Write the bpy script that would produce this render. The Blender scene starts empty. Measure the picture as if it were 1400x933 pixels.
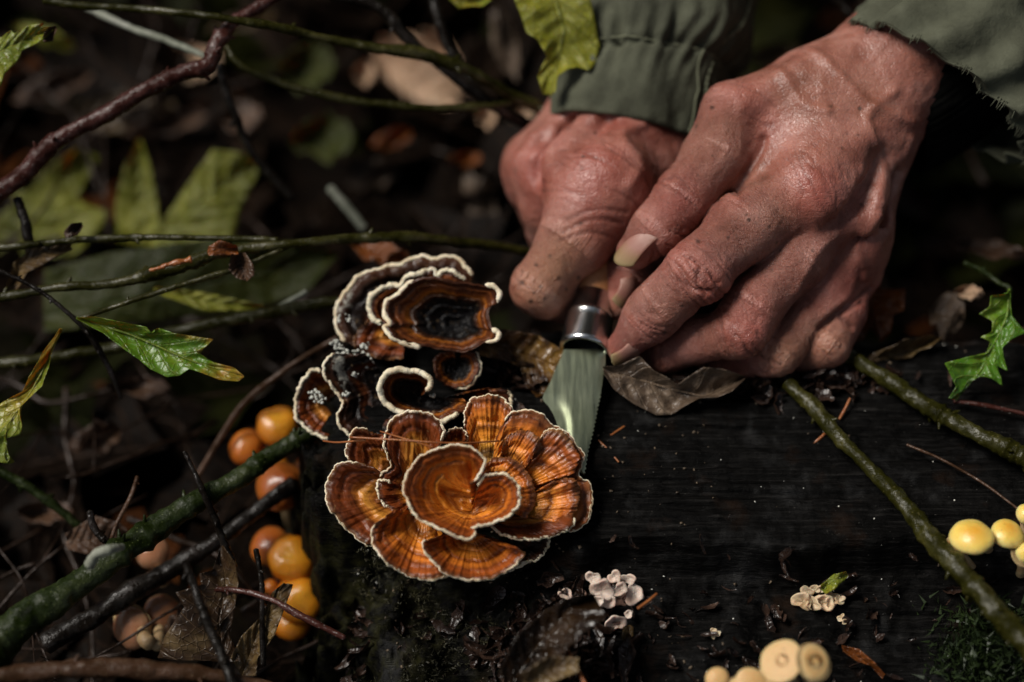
import bpy, math, random
import numpy as np
from mathutils import Vector, Matrix

# ------------------------------------------------------------------ camera, light, exposure
SC = bpy.context.scene
PITCH = math.radians(55.0)          # camera looks down on the log
D = 0.50                            # metres from lens to the middle of the scene
WID = 0.31                          # metres across the frame at that distance
FWD = np.array([0.0, math.cos(PITCH), -math.sin(PITCH)])
UPV = np.array([0.0, math.sin(PITCH), math.cos(PITCH)])
RGT = np.array([1.0, 0.0, 0.0])
ROT = np.stack([RGT, UPV, -FWD], axis=1)      # local (right, up, towards lens) -> world

cam_d = bpy.data.cameras.new("camera"); cam = bpy.data.objects.new("camera", cam_d)
SC.collection.objects.link(cam); SC.camera = cam
cam.location = Vector(-FWD * D)
cam.rotation_euler = (math.pi / 2 - PITCH, 0, 0)
cam_d.sensor_width = 36.0; cam_d.lens = 36.0 * D / WID
cam_d.clip_start = 0.01; cam_d.clip_end = 400.0
cam_d.dof.use_dof = True; cam_d.dof.focus_distance = D - 0.034; cam_d.dof.aperture_fstop = 3.5
cam_d.dof.aperture_blades = 0

SUN_EL, SUN_AZ = math.radians(53), math.radians(-80)   # azimuth measured from +Y towards +X
world = bpy.data.worlds.new("World"); SC.world = world; world.use_nodes = True
wn = world.node_tree; wn.nodes.clear()
sky = wn.nodes.new("ShaderNodeTexSky"); sky.sky_type = 'NISHITA'; sky.sun_disc = False
sky.sun_elevation = SUN_EL; sky.sun_rotation = SUN_AZ
bg = wn.nodes.new("ShaderNodeBackground"); bg.inputs[1].default_value = 0.05
wo = wn.nodes.new("ShaderNodeOutputWorld")
hs = wn.nodes.new('ShaderNodeHueSaturation'); hs.inputs['Saturation'].default_value = .45     # thin cloud
wn.links.new(sky.outputs[0], hs.inputs['Color']); wn.links.new(hs.outputs[0], bg.inputs[0]); wn.links.new(bg.outputs[0], wo.inputs[0])
sd = bpy.data.lights.new("sun", 'SUN'); sun = bpy.data.objects.new("sun", sd); SC.collection.objects.link(sun)
sd.energy = 4.8; sd.angle = math.radians(26); sd.color = (1.0, 0.95, 0.88)
sdir = Vector((math.sin(SUN_AZ) * math.cos(SUN_EL), math.cos(SUN_AZ) * math.cos(SUN_EL), math.sin(SUN_EL)))
sun.rotation_euler = sdir.to_track_quat('Z', 'Y').to_euler(); sun.location = (0, 0, 3)
SC.view_settings.view_transform = 'Standard'; SC.view_settings.look = 'None'
SC.view_settings.exposure = 0.12; SC.view_settings.gamma = 1.0
SC.render.engine = 'CYCLES'

# ------------------------------------------------------------------ coordinates
def Lc(px, py, d=0.0):
    """a place in the frame, d centimetres nearer to the lens than the middle plane (local axes)"""
    k = (D - d * 0.01) / D
    return np.array([(px - 700.0) / 1400.0 * WID * k, -(py - 466.5) / 1400.0 * WID * k, d * 0.01])
def W(v): return np.asarray(v) @ ROT.T
def P(px, py, d=0.0): return W(Lc(px, py, d))
def dz(px, py, z):
    """depth d (cm) of the horizontal plane at height z seen at that place"""
    v = -(py - 466.5) / 1400.0 * WID / D
    t = (D * math.sin(PITCH) - z) / (math.sin(PITCH) - math.cos(PITCH) * v)
    return (D - t) * 100
def G(px, py, z): return P(px, py, dz(px, py, z))
def rpx(r, d=0.0): return r / 1400.0 * WID * (D - d * 0.01) / D
PTS = lambda L, d=None: np.array([P(p[0], p[1], p[2] if len(p) > 2 else d) for p in L])

# ------------------------------------------------------------------ numpy noise
def _h(ix, iy, iz, s):
    n = (ix * 374761393 + iy * 668265263 + iz * 2147483647 + s * 974711) & 0xffffffff
    n = ((n ^ (n >> 13)) * 1274126177) & 0xffffffff
    n = (n ^ (n >> 16)) & 0xffffffff
    return n.astype(np.float64) / 4294967295.0
def vnoise(p, scale=1.0, seed=0):
    p = np.asarray(p, float) * scale + 100.37
    i = np.floor(p).astype(np.int64); f = p - i; f = f * f * f * (f * (f * 6 - 15) + 10)
    x, y, z = i[:, 0], i[:, 1], i[:, 2]; r = 0
    for a in (0, 1):
        for b in (0, 1):
            for c in (0, 1):
                w = (f[:, 0] if a else 1 - f[:, 0]) * (f[:, 1] if b else 1 - f[:, 1]) * (f[:, 2] if c else 1 - f[:, 2])
                r = r + w * _h(x + a, y + b, z + c, seed)
    return r * 2 - 1
def fbm(p, scale=1.0, octv=4, seed=0, gain=.5):
    s, a, r = scale, 1.0, 0
    for o in range(octv):
        r = r + a * vnoise(p, s, seed + o * 7); s *= 2.03; a *= gain
    return r

def cr(pts, n, closed=False):
    pts = np.asarray(pts, float)
    if closed: q = np.vstack([pts[-1:], pts, pts[:2]])
    else: q = np.vstack([2 * pts[0] - pts[1], pts, 2 * pts[-1] - pts[-2]])
    m = len(q) - 3
    u = np.linspace(0, m, n, endpoint=not closed); k = np.minimum(u.astype(int), m - 1); f = (u - k)[:, None]
    a, b, c, d = q[k], q[k + 1], q[k + 2], q[k + 3]
    out = .5 * ((2 * b) + (-a + c) * f + (2 * a - 5 * b + 4 * c - d) * f ** 2 + (-a + 3 * b - 3 * c + d) * f ** 3)
    return out
def even(pts, n):
    pts = np.asarray(pts, float); s = np.r_[0, np.cumsum(np.linalg.norm(np.diff(pts[:, :3], axis=0), axis=1))]
    t = np.linspace(0, s[-1], n)
    return np.stack([np.interp(t, s, pts[:, k]) for k in range(pts.shape[1])], 1)

# ------------------------------------------------------------------ objects
LOC = {}
COL = SC.collection
def tag(o, label=None, cat=None, group=None, kind=None):
    if label: o['label'] = label
    if cat: o['category'] = cat
    if group: o['group'] = group
    if kind: o['kind'] = kind
    return o
def thing(name, label, cat, loc, group=None):
    o = bpy.data.objects.new(name, None); COL.objects.link(o); o.location = Vector(loc); o.empty_display_size = .01
    LOC[o.name] = np.array(loc, float)
    return tag(o, label, cat, group)
def mk(name, V, F, mat, parent=None, attrs=None, smooth=True, base=None):
    V = np.asarray(V, float)
    if base is None:
        base = LOC[parent.name] if parent is not None else np.array([V[:, 0].mean(), V[:, 1].mean(), V[:, 2].min()])
    me = bpy.data.meshes.new(name)
    me.vertices.add(len(V)); me.vertices.foreach_set("co", (V - base).astype(np.float32).ravel())
    if isinstance(F, np.ndarray):
        nl = F.size; me.loops.add(nl); me.loops.foreach_set("vertex_index", F.astype(np.int32).ravel())
        me.polygons.add(len(F)); me.polygons.foreach_set("loop_start", np.arange(0, nl, F.shape[1], dtype=np.int32))
    else:
        tot = np.array([len(f) for f in F]); st = np.r_[0, np.cumsum(tot)[:-1]].astype(np.int32)
        fl = np.concatenate([np.asarray(f) for f in F]).astype(np.int32)
        me.loops.add(len(fl)); me.loops.foreach_set("vertex_index", fl)
        me.polygons.add(len(F)); me.polygons.foreach_set("loop_start", st)
    me.update(calc_edges=True); me.validate()
    if smooth: me.polygons.foreach_set("use_smooth", np.ones(len(me.polygons), bool))
    if attrs:
        for k, a in attrs.items():
            at = me.attributes.new(k, 'FLOAT', 'POINT'); at.data.foreach_set("value", np.asarray(a, np.float32))
    me.materials.append(mat)
    o = bpy.data.objects.new(name, me); COL.objects.link(o)
    if parent is not None:
        o.parent = parent
        o.location = Vector(base - LOC[parent.name])
    else: o.location = Vector(base)
    LOC[o.name] = np.array(base)
    return o
def grid_faces(nr, nc, wrap=False, off=0):
    r = np.arange(nr - 1)[:, None]; c = np.arange(nc if wrap else nc - 1)[None, :]; c2 = (c + 1) % nc
    f = np.stack([r * nc + c, r * nc + c2, (r + 1) * nc + c2, (r + 1) * nc + c], -1).reshape(-1, 4)
    return f + off
def frames(C):
    T = np.gradient(C, axis=0); T /= np.linalg.norm(T, axis=1)[:, None] + 1e-12
    n = np.cross(T[0], [0.13, 0.2, 0.97]); n /= np.linalg.norm(n); N = [n]
    for i in range(1, len(C)):
        n = N[-1] - T[i] * np.dot(N[-1], T[i]); n /= np.linalg.norm(n) + 1e-12; N.append(n)
    N = np.array(N); return T, N, np.cross(T, N)
def tube_geo(C, R, ns=12, rough=0.0, seed=0, sc=300):
    T, N, B = frames(C); a = np.linspace(0, 2 * np.pi, ns, endpoint=False)
    dirs = N[:, None] * np.cos(a)[None, :, None] + B[:, None] * np.sin(a)[None, :, None]
    V = C[:, None] + dirs * R[:, None, None]
    if rough:
        V2 = V.reshape(-1, 3); V = V + dirs * (R[:, None, None] * rough * fbm(V2, sc, 3, seed).reshape(len(C), ns, 1))
    V = V.reshape(-1, 3); nV = len(V)
    V = np.vstack([V, C[0] - T[0] * R[0] * .5, C[-1] + T[-1] * R[-1] * .6])
    F = [list(f) for f in grid_faces(len(C), ns, True)]
    for j in range(ns):
        F.append([nV, (j + 1) % ns, j]); b = (len(C) - 1) * ns; F.append([nV + 1, b + j, b + (j + 1) % ns])
    return V, F
def join(parts):
    Vs, Fs, o = [], [], 0
    for V, F in parts:
        Vs.append(V); Fs += [[i + o for i in f] for f in F]; o += len(V)
    return np.vstack(Vs), Fs

# ------------------------------------------------------------------ materials
class NT:
    def __init__(s, name):
        s.m = bpy.data.materials.new(name); s.m.use_nodes = True; s.t = s.m.node_tree; s.t.nodes.clear()
        s.out = s.n("ShaderNodeOutputMaterial"); s.b = s.n("ShaderNodeBsdfPrincipled"); s.l(s.b.outputs[0], s.out.inputs[0])
    def n(s, t, **k):
        x = s.t.nodes.new(t)
        for a, v in k.items(): setattr(x, a, v)
        return x
    def l(s, a, b): s.t.links.new(a, b)
    def set(s, inp, v):
        if hasattr(v, 'links') or isinstance(v, bpy.types.NodeSocket): s.l(v, inp)
        elif isinstance(v, (tuple, list)) and len(v) == 3 and inp.type == 'RGBA': inp.default_value = (*v, 1)
        else: inp.default_value = v
    def noise(s, scale, detail=4, rough=.55, vec=None, dist=0.0):
        x = s.n("ShaderNodeTexNoise"); x.inputs['Scale'].default_value = scale; x.inputs['Detail'].default_value = detail
        x.inputs['Roughness'].default_value = rough; x.inputs['Distortion'].default_value = dist
        s.l(vec if vec is not None else s.pos(), x.inputs['Vector']); return x.outputs['Fac']
    def vor(s, scale, vec=None, feat='F1', rnd=1.0):
        x = s.n("ShaderNodeTexVoronoi"); x.feature = feat; x.inputs['Scale'].default_value = scale; x.inputs['Randomness'].default_value = rnd
        s.l(vec if vec is not None else s.pos(), x.inputs['Vector']); return x.outputs['Distance']
    def pos(s):
        if not hasattr(s, '_p'): s._p = s.n("ShaderNodeNewGeometry").outputs['Position']
        return s._p
    def mapv(s, scale, vec=None, rot=(0, 0, 0)):
        x = s.n("ShaderNodeMapping"); x.inputs['Scale'].default_value = scale; x.inputs['Rotation'].default_value = rot
        s.l(vec if vec is not None else s.pos(), x.inputs['Vector']); return x.outputs[0]
    def attr(s, name): x = s.n("ShaderNodeAttribute"); x.attribute_name = name; return x.outputs['Fac']
    def math(s, op, a, b=0.0, c=None):
        x = s.n("ShaderNodeMath"); x.operation = op; s.set(x.inputs[0], a); s.set(x.inputs[1], b)
        if c is not None: s.set(x.inputs[2], c)
        return x.outputs[0]
    def mr(s, v, a, b, c=0.0, d=1.0):
        x = s.n("ShaderNodeMapRange"); s.set(x.inputs[0], v)
        for i, q in enumerate((a, b, c, d)): x.inputs[1 + i].default_value = q
        return x.outputs[0]
    def mix(s, f, a, b, mode='MIX'):
        x = s.n("ShaderNodeMix"); x.data_type = 'RGBA'; x.blend_type = mode
        s.set(x.inputs[0], f); s.set(x.inputs[6], a); s.set(x.inputs[7], b); return x.outputs[2]
    def ramp(s, f, stops, interp='LINEAR'):
        x = s.n("ShaderNodeValToRGB"); r = x.color_ramp; r.interpolation = interp
        while len(r.elements) < len(stops): r.elements.new(.5)
        for e, (p, c) in zip(r.elements, stops): e.position = p; e.color = (*c, 1)
        s.l(f, x.inputs[0]); return x.outputs[0]
    def comb(s, x, y, z=0.0):
        c = s.n("ShaderNodeCombineXYZ"); s.set(c.inputs[0], x); s.set(c.inputs[1], y); s.set(c.inputs[2], z); return c.outputs[0]
    def bump(s, h, dist=0.001, strength=1.0, prev=None):
        x = s.n("ShaderNodeBump"); x.inputs['Distance'].default_value = dist; x.inputs['Strength'].default_value = strength
        s.l(h, x.inputs['Height'])
        if prev is not None: s.l(prev, x.inputs['Normal'])
        s.l(x.outputs[0], s.b.inputs['Normal']); return x.outputs[0]
    def done(s, col=None, rough=.5, spec=.5, **k):
        if col is not None: s.set(s.b.inputs['Base Color'], col)
        s.set(s.b.inputs['Roughness'], rough); s.set(s.b.inputs['Specular IOR Level'], spec)
        for a, v in k.items(): s.set(s.b.inputs[a.replace('_', ' ')], v)
        return s.m

def m_skin():
    s = NT("weathered_skin"); red = s.attr("red"); pale = s.attr("pale"); wr = s.attr("wr"); al = s.attr("along"); ar = s.attr("around")
    n1 = s.noise(90, 5, .6); n2 = s.noise(420, 4, .65); n3 = s.noise(1400, 3, .6)
    base = s.ramp(n1, [(.3, (.15, .050, .034)), (.48, (.28, .112, .082)), (.72, (.41, .195, .155))])
    c = s.mix(s.math('MULTIPLY', red, .62), base, (.34, .062, .048))
    c = s.mix(s.math('MULTIPLY', pale, .75), c, (.46, .235, .135))
    c = s.mix(s.mr(n2, .5, .75, 0, .5), c, (.23, .07, .045))
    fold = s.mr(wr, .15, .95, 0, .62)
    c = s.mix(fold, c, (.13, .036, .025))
    spots = s.mr(s.vor(210), .09, .17, 1, 0); gate = s.mr(s.noise(60, 2), .54, .60)
    c = s.mix(s.math('MULTIPLY', s.math('MULTIPLY', spots, gate), .8), c, (.045, .022, .014))
    c = s.mix(s.math('MULTIPLY', s.attr('dirt'), .85), c, (.03, .014, .009))
    # fine skin: lines across the fingers, diamond cells, pores
    v = s.comb(s.math('MULTIPLY', al, 1.0), s.math('MULTIPLY', ar, .35), s.math('MULTIPLY', n1, .6))
    lines = s.noise(2.4, 4, .7, vec=v, dist=.6)
    cells = s.vor(900, feat='DISTANCE_TO_EDGE'); cells2 = s.vor(520, vec=s.mapv((1, .6, 1.2), rot=(.4, .3, .8)), feat='DISTANCE_TO_EDGE')
    b = s.bump(s.math('MULTIPLY', s.mr(lines, .3, .7), s.attr('fm')), .00055, .9)
    b = s.bump(s.mr(cells2, 0, .12), .00009, .5, b)
    b = s.bump(s.mr(cells, 0, .15), .00008, .6, b); b = s.bump(s.noise(1, 4, .7, vec=s.mapv((160, 700, 300), rot=(0, 0, .7)), dist=.4), .00035, .7, b)
    b = s.bump(n3, .00022, .55, b)
    rg = s.mr(n2, .3, .7, .24, .42)
    s.b.inputs['Subsurface Radius'].default_value = (1, .32, .16); s.b.inputs['Subsurface Scale'].default_value = .0022
    s.b.inputs['Subsurface Weight'].default_value = .28
    return s.done(c, rg, .5)
def m_nail():
    s = NT("fingernail"); t = s.attr("t")
    n = s.noise(9, 3, .6, vec=s.comb(s.math('MULTIPLY', s.attr("u"), 6), s.math('MULTIPLY', t, .6)))
    c = s.ramp(t, [(0, (.30, .13, .095)), (.15, (.34, .18, .14)), (.62, (.30, .135, .105)), (.82, (.27, .165, .085)), (1, (.25, .19, .09))])
    c = s.mix(s.mr(n, .45, .7, 0, .25), c, (.35, .2, .14)); s.bump(n, .0002, .6)
    return s.done(c, .28, .5)
def m_cloth():
    s = NT("olive_cotton")
    wv = s.n("ShaderNodeTexWave"); wv.inputs['Scale'].default_value = 900; s.l(s.pos(), wv.inputs['Vector'])
    n = s.noise(60, 5, .6); n2 = s.noise(900, 3, .6)
    c = s.ramp(n, [(.3, (.032, .033, .021)), (.55, (.066, .069, .045)), (.8, (.105, .11, .075))])
    b = s.bump(wv.outputs['Fac'], .0001, .35); b = s.bump(n2, .00025, .6, b); s.bump(s.noise(170, 4), .0012, .6, b)
    return s.done(c, .85, .25)
def m_stitch():
    s = NT("olive_thread"); return s.done((.12, .125, .08), .8, .2)
def m_cap(name, ramp, dark=.0, gloss=.36, mold=0.0):
    s = NT(name); t = s.attr("t"); u = s.attr("u")
    n = s.noise(60, 4, .6); n2 = s.noise(330, 5, .7)
    fib = s.noise(1, 3, .7, vec=s.comb(s.math('MULTIPLY', u, .35), s.math('MULTIPLY', t, 9)))
    f = s.math('ADD', t, s.mr(n, 0, 1, -.06, .06)); f = s.math('ADD', f, s.mr(n2, 0, 1, -.04, .04)); 
    c = s.ramp(f, ramp)
    f0 = s.math('ADD', t, s.mr(n, 0, 1, -.05, .05)); f0 = s.math('ADD', f0, s.mr(n2, 0, 1, -.012, .012))
    st = s.noise(1, 3, .75, vec=s.comb(s.math('MULTIPLY', f0, 19.0), s.math('MULTIPLY', u, .02)))
    c = s.mix(s.mr(st, .48, .66, 0, .8), c, s.mix(1.0, c, (.30, .19, .13), 'MULTIPLY'))
    c = s.mix(s.mr(st, .42, .28, 0, .5), c, s.mix(1.0, c, (1.5, 1.45, 1.3), 'MULTIPLY'))
    c = s.mix(s.mr(n2, .55, .75, 0, .65), c, s.mix(1.0, c, (.35, .24, .18), 'MULTIPLY'))
    c = s.mix(s.mr(s.noise(700, 3), .62, .8, 0, .5), c, (.42, .27, .12))
    if mold: c = s.mix(s.mr(s.math('MULTIPLY', s.noise(130, 5, .7), s.mr(s.noise(38, 2), .4, .65)), .42, .5, 0, mold), c, (.5, .49, .42))
    bw = s.n("ShaderNodeRGBToBW"); s.l(c, bw.inputs[0])
    b = s.bump(st, .0006, .5); b = s.bump(bw.outputs[0], .0011, .5, b); b = s.bump(fib, .00005, .4, b); s.bump(n2, .0005, .6, b)
    return s.done(c, s.mr(n2, .3, .7, gloss - .14, gloss + .14), s.mr(n, .4, .6, .12 if dark else .25, .4 if dark else .55))
def m_rim():
    s = NT("cream_margin"); n = s.noise(240, 4, .6)
    c = s.ramp(n, [(.25, (.52, .38, .22)), (.5, (.74, .64, .46)), (.75, (.82, .75, .60))])
    s.bump(s.noise(800, 3), .0004, .6); return s.done(c, .6, .3, Subsurface_Weight=.1, Subsurface_Scale=.001)
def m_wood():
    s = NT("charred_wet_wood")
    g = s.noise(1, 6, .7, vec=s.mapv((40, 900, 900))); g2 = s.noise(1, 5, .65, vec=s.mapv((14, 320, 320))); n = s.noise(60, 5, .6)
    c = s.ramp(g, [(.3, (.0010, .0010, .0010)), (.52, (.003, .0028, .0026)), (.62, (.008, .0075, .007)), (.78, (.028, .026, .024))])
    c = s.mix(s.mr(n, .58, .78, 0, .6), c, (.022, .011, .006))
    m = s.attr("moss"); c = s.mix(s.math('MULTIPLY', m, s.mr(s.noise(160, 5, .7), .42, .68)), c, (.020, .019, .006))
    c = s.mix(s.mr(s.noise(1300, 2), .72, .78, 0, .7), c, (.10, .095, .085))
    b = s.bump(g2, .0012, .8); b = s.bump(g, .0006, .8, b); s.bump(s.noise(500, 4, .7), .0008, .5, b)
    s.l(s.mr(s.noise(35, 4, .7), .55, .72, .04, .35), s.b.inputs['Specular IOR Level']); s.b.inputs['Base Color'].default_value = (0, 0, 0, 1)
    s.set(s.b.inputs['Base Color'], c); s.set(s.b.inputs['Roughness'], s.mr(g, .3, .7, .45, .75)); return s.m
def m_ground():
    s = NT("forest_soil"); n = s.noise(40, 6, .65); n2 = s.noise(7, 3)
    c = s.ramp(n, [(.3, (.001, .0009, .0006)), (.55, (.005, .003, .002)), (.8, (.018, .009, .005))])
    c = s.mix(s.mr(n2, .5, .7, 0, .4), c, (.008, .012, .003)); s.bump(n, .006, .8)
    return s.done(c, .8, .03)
def m_bark(name, a, b, c3, lich=(.16, .17, .12), lich_amt=.4, rough=.38, stretch=None):
    s = NT(name); n = s.noise(110, 5, .65); n2 = s.noise(500, 4, .7)
    c = s.ramp(n, [(.3, a), (.52, b), (.75, c3)])
    c = s.mix(s.mr(s.vor(700), .12, .22, lich_amt, 0), c, lich)
    c = s.mix(s.mr(n2, .6, .75, 0, .5), c, tuple(x * .3 for x in a))
    b_ = s.bump(n, .0014, .6); s.bump(n2, .0006, .7, b_)
    return s.done(c, s.mr(n2, .3, .7, rough - .12, rough + .15), s.mr(n, .42, .62, .04, .5))
def m_leaf(name, stops, rough=.4, trans=.0, vein=(.3, .3, .1), scale=55, blotch=None):
    s = NT(name); n = s.noise(scale, 5, .65); t = s.attr("t"); u = s.attr("u")
    c = s.ramp(n, stops)
    if blotch: c = s.mix(s.mr(s.noise(scale * .55, 5, .6, vec=s.mapv((1, 1, 1), rot=(1, 2, 3))), .52, .60), c, blotch)
    au = s.math('ABSOLUTE', u)
    vv = s.math('SINE', s.math('MULTIPLY', s.math('SUBTRACT', t, s.math('MULTIPLY', au, .16)), 44.0))
    vm = s.mr(vv, .93, 1.0); mid = s.mr(au, .0, .06, 1, 0); vm = s.math('MAXIMUM', s.math('MULTIPLY', vm, .7), mid)
    net = s.mr(s.vor(420, feat='DISTANCE_TO_EDGE'), 0, .09, 1, 0)
    c = s.mix(s.math('MULTIPLY', vm, .7), c, vein); c = s.mix(s.math('MULTIPLY', net, .3), c, tuple(x * .6 for x in vein))
    c = s.mix(s.mr(s.noise(330, 4, .7), .6, .75, 0, .6), c, (.03, .016, .006))
    b = s.bump(vm, .0008, .7); b = s.bump(net, .0003, .5, b); s.bump(s.noise(150, 4), .0015, .5, b)
    return s.done(c, rough, .05 if 'litter' in name else (.15 if 'dim' in name else .36), Transmission_Weight=0.0, Subsurface_Weight=trans, Subsurface_Scale=.002)
def m_simple(name, a, b, scale=100, rough=.4, sss=0.0, bumpd=.0005, **k):
    s = NT(name); n = s.noise(scale, 5, .6); c = s.mix(s.mr(n, .35, .65), a, b); s.bump(s.noise(scale * 4, 4), bumpd, .5)
    return s.done(c, rough, .5, Subsurface_Weight=sss, Subsurface_Scale=.003, **k)
def m_mush(name, top, mid, edge, rough=.25):
    s = NT(name); t = s.attr("t"); n = s.noise(120, 4, .6)
    f = s.math('ADD', t, s.mr(n, 0, 1, -.14, .14))
    c = s.ramp(f, [(0, top), (.5, mid), (.97, edge)])
    c = s.mix(s.mr(s.noise(260, 5, .7), .6, .7, 0, .45), c, tuple(x * .45 for x in mid))
    c = s.mix(s.mr(s.noise(900, 3, .7), .62, .74, 0, .5), c, tuple(x * .3 for x in mid))
    s.bump(s.noise(320, 5, .7), .0006, .6)
    return s.done(c, rough, .5, Subsurface_Weight=.25, Subsurface_Scale=.004, Coat_Weight=.3, Coat_Roughness=.15)

M = dict(skin=m_skin(), nail=m_nail(), cloth=m_cloth(), stitch=m_stitch(), rim=m_rim(), wood=m_wood(), ground=m_ground())
M['cuff_shade'] = m_simple('shade_cuff_black', (.0015, .0015, .0015), (.004, .004, .0035), 300, .95)  # near-black colour carrying the wrist shade on the added cuff
M['cuff_shade'].node_tree.nodes['Principled BSDF'].inputs['Specular IOR Level'].default_value = 0.03
M['cap_orange'] = m_cap("orange_banded_cap", [(0, (0.321, 0.107, 0.011)), (.18, (0.613, 0.213, 0.019)), (.30, (0.234, 0.066, 0.011)), (.38, (0.672, 0.240, 0.025)), (.52, (0.759, 0.253, 0.029)), (.62, (0.351, 0.093, 0.014)), (.69, (0.613, 0.174, 0.019)), (.79, (0.204, 0.048, 0.010)), (.88, (0.351, 0.082, 0.014)), (.95, (0.131, 0.038, 0.012)), (1, (0.292, 0.134, 0.049))])
M['cap_gold'] = m_cap("golden_banded_cap", [(0, (0.231, 0.096, 0.014)), (.2, (0.519, 0.256, 0.029)), (.34, (0.116, 0.064, 0.027)), (.42, (0.635, 0.294, 0.034)), (.55, (0.721, 0.256, 0.029)), (.64, (0.346, 0.115, 0.018)), (.72, (0.750, 0.256, 0.031)), (.84, (0.577, 0.160, 0.021)), (.93, (0.173, 0.044, 0.011)), (1, (0.246, 0.090, 0.029))])
M['cap_brown'] = m_cap("brown_banded_cap", [(0, (0.041, 0.015, 0.004)), (.25, (0.068, 0.023, 0.006)), (.38, (0.276, 0.087, 0.013)), (.5, (0.580, 0.248, 0.036)), (.58, (0.414, 0.137, 0.020)), (.66, (0.138, 0.032, 0.007)), (.85, (0.193, 0.042, 0.009)), (.95, (0.083, 0.022, 0.006)), (1, (0.206, 0.087, 0.024))])
M['cap_dark'] = m_cap("blackened_banded_cap", [(0, (.010, .010, .011)), (.52, (.008, .007, .007)), (.62, (.05, .016, .005)), (.69, (.34, .11, .016)), (.74, (.14, .038, .009)), (.80, (.07, .020, .007)), (.85, (.16, .045, .010)), (.90, (.05, .015, .007)), (1, (.06, .022, .011))], gloss=.30, dark=1)
M['cap_black'] = m_cap("dark_mouldy_cap", [(0, (.006, .005, .005)), (.42, (.010, .007, .006)), (.55, (.09, .025, .008)), (.65, (.012, .008, .007)), (.82, (.012, .006, .004)), (.9, (.045, .016, .007)), (1, (.07, .028, .012))], mold=.8, dark=1)

# ------------------------------------------------------------------ setting: ground and log
def height_ground(x, y):
    p = np.stack([x, y, np.zeros_like(x)], -1).reshape(-1, 3)
    n = fbm(p, 9, 4, 3).reshape(x.shape)
    r = np.maximum(0, np.hypot(x, y) - .8)
    return -.075 + .011 * n + .02 * r * .5 - .03 * np.clip((x - .02) / .2, 0, 1) * (y > .05)
def axis(a, b, step, far, k=1.22):
    xs = list(np.arange(a, b + step / 2, step)); s = step
    x = xs[-1]
    while x < far: s *= k; x += s; xs.append(x)
    s = step; x = xs[0]; lo = []
    while x > -far: s *= k; x -= s; lo.append(x)
    return np.array(lo[::-1] + xs)
gx, gy = axis(-.45, .45, .006, 60), axis(-.3, .7, .006, 60)
X, Y = np.meshgrid(gx, gy); Z = height_ground(X, Y)
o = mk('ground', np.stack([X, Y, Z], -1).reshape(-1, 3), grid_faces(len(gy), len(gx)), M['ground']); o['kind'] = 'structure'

yf = G(700, 742, 0)[1]; yb = G(700, 492, 0)[1]; xl = G(478, 600, 0)[0]
def log_height(X, Y):
    p = np.stack([X, Y, 0 * X], -1).reshape(-1, 3)
    gr = fbm(p * np.array([14, 420, 1]), 1, 4, 11).reshape(X.shape)
    gr2 = fbm(p * np.array([5, 90, 1]), 1, 3, 21).reshape(X.shape)
    lump = fbm(p, 45, 4, 5).reshape(X.shape); fine = fbm(p, 260, 3, 8).reshape(X.shape)
    crack = np.clip(1 - np.abs(fbm(p * np.array([9, 120, 1]), 1, 2, 33).reshape(X.shape)) * 9, 0, 1)
    z = .0008 * gr + .0012 * gr2 - .0012 * crack + .0006 * fine
    edge = yf + .004 * lump + .003 * np.sin(X * 60)
    edge = edge + .016 * np.clip((G(790, 700, 0)[0] - X) / .03, 0, 1)
    s1 = np.clip((edge - Y) / .006, 0, 1); s1 = s1 * s1 * (3 - 2 * s1)
    z = z - s1 * (.010 + .003 * lump) - np.clip(edge - .006 - Y, 0, 1) * .22
    # rough broken left end and front corner
    le = np.clip((G(760, 800, 0)[0] - X) / .05, 0, 1) * s1
    z = z - le * (.014 + .010 * lump + .004 * fine) - le * np.clip(edge - Y, 0, 1) * .35
    bk = np.clip((Y - (yb + .006 * lump)) / .03, 0, 1); z = z - bk * bk * .055
    l = np.clip((xl + .006 * lump + .006 * fine - X) / .024, 0, 1); z = z - l * l * .075
    return z + .0 * X, np.clip(le + l, 0, 1)
lx = np.r_[np.arange(xl - .03, .19, .0009), np.linspace(.191, .75, 90)]
ly = np.arange(-.19, yb + .045, .00085)
X, Y = np.meshgrid(lx, ly); Z, MS = log_height(X, Y)
V = np.stack([X, Y, Z], -1)
# skirt to the ground all round
def skirt(A):
    top = A[:1].copy(); top[..., 2] = -.1; bot = A[-1:].copy(); bot[..., 2] = -.1
    A = np.concatenate([top, A, bot], 0)
    l = A[:, :1].copy(); l[..., 2] = -.1; r = A[:, -1:].copy(); r[..., 2] = -.1
    return np.concatenate([l, A, r], 1)
VS = skirt(V); MS = np.pad(MS, 1, mode='edge')
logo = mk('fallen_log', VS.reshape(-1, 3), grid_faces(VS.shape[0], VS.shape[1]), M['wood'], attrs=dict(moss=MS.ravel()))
tag(logo, 'black rotting log with wet horizontal grain lying under the hands', 'log')
def log_z(x, y):
    z, _ = log_height(np.array([[x]]), np.array([[y]])); return float(z[0, 0])
def ongr(px, py):
    """where the sight line meets the log or, off the log, the ground"""
    z = 0.0
    for _ in range(8):
        p = G(px, py, z)
        if xl < p[0] and -.19 < p[1] < yb + .04: z = log_z(p[0], p[1])
        else: z = float(height_ground(np.array([[p[0]]]), np.array([[p[1]]]))[0, 0])
    return G(px, py, z), dz(px, py, z)

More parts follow.
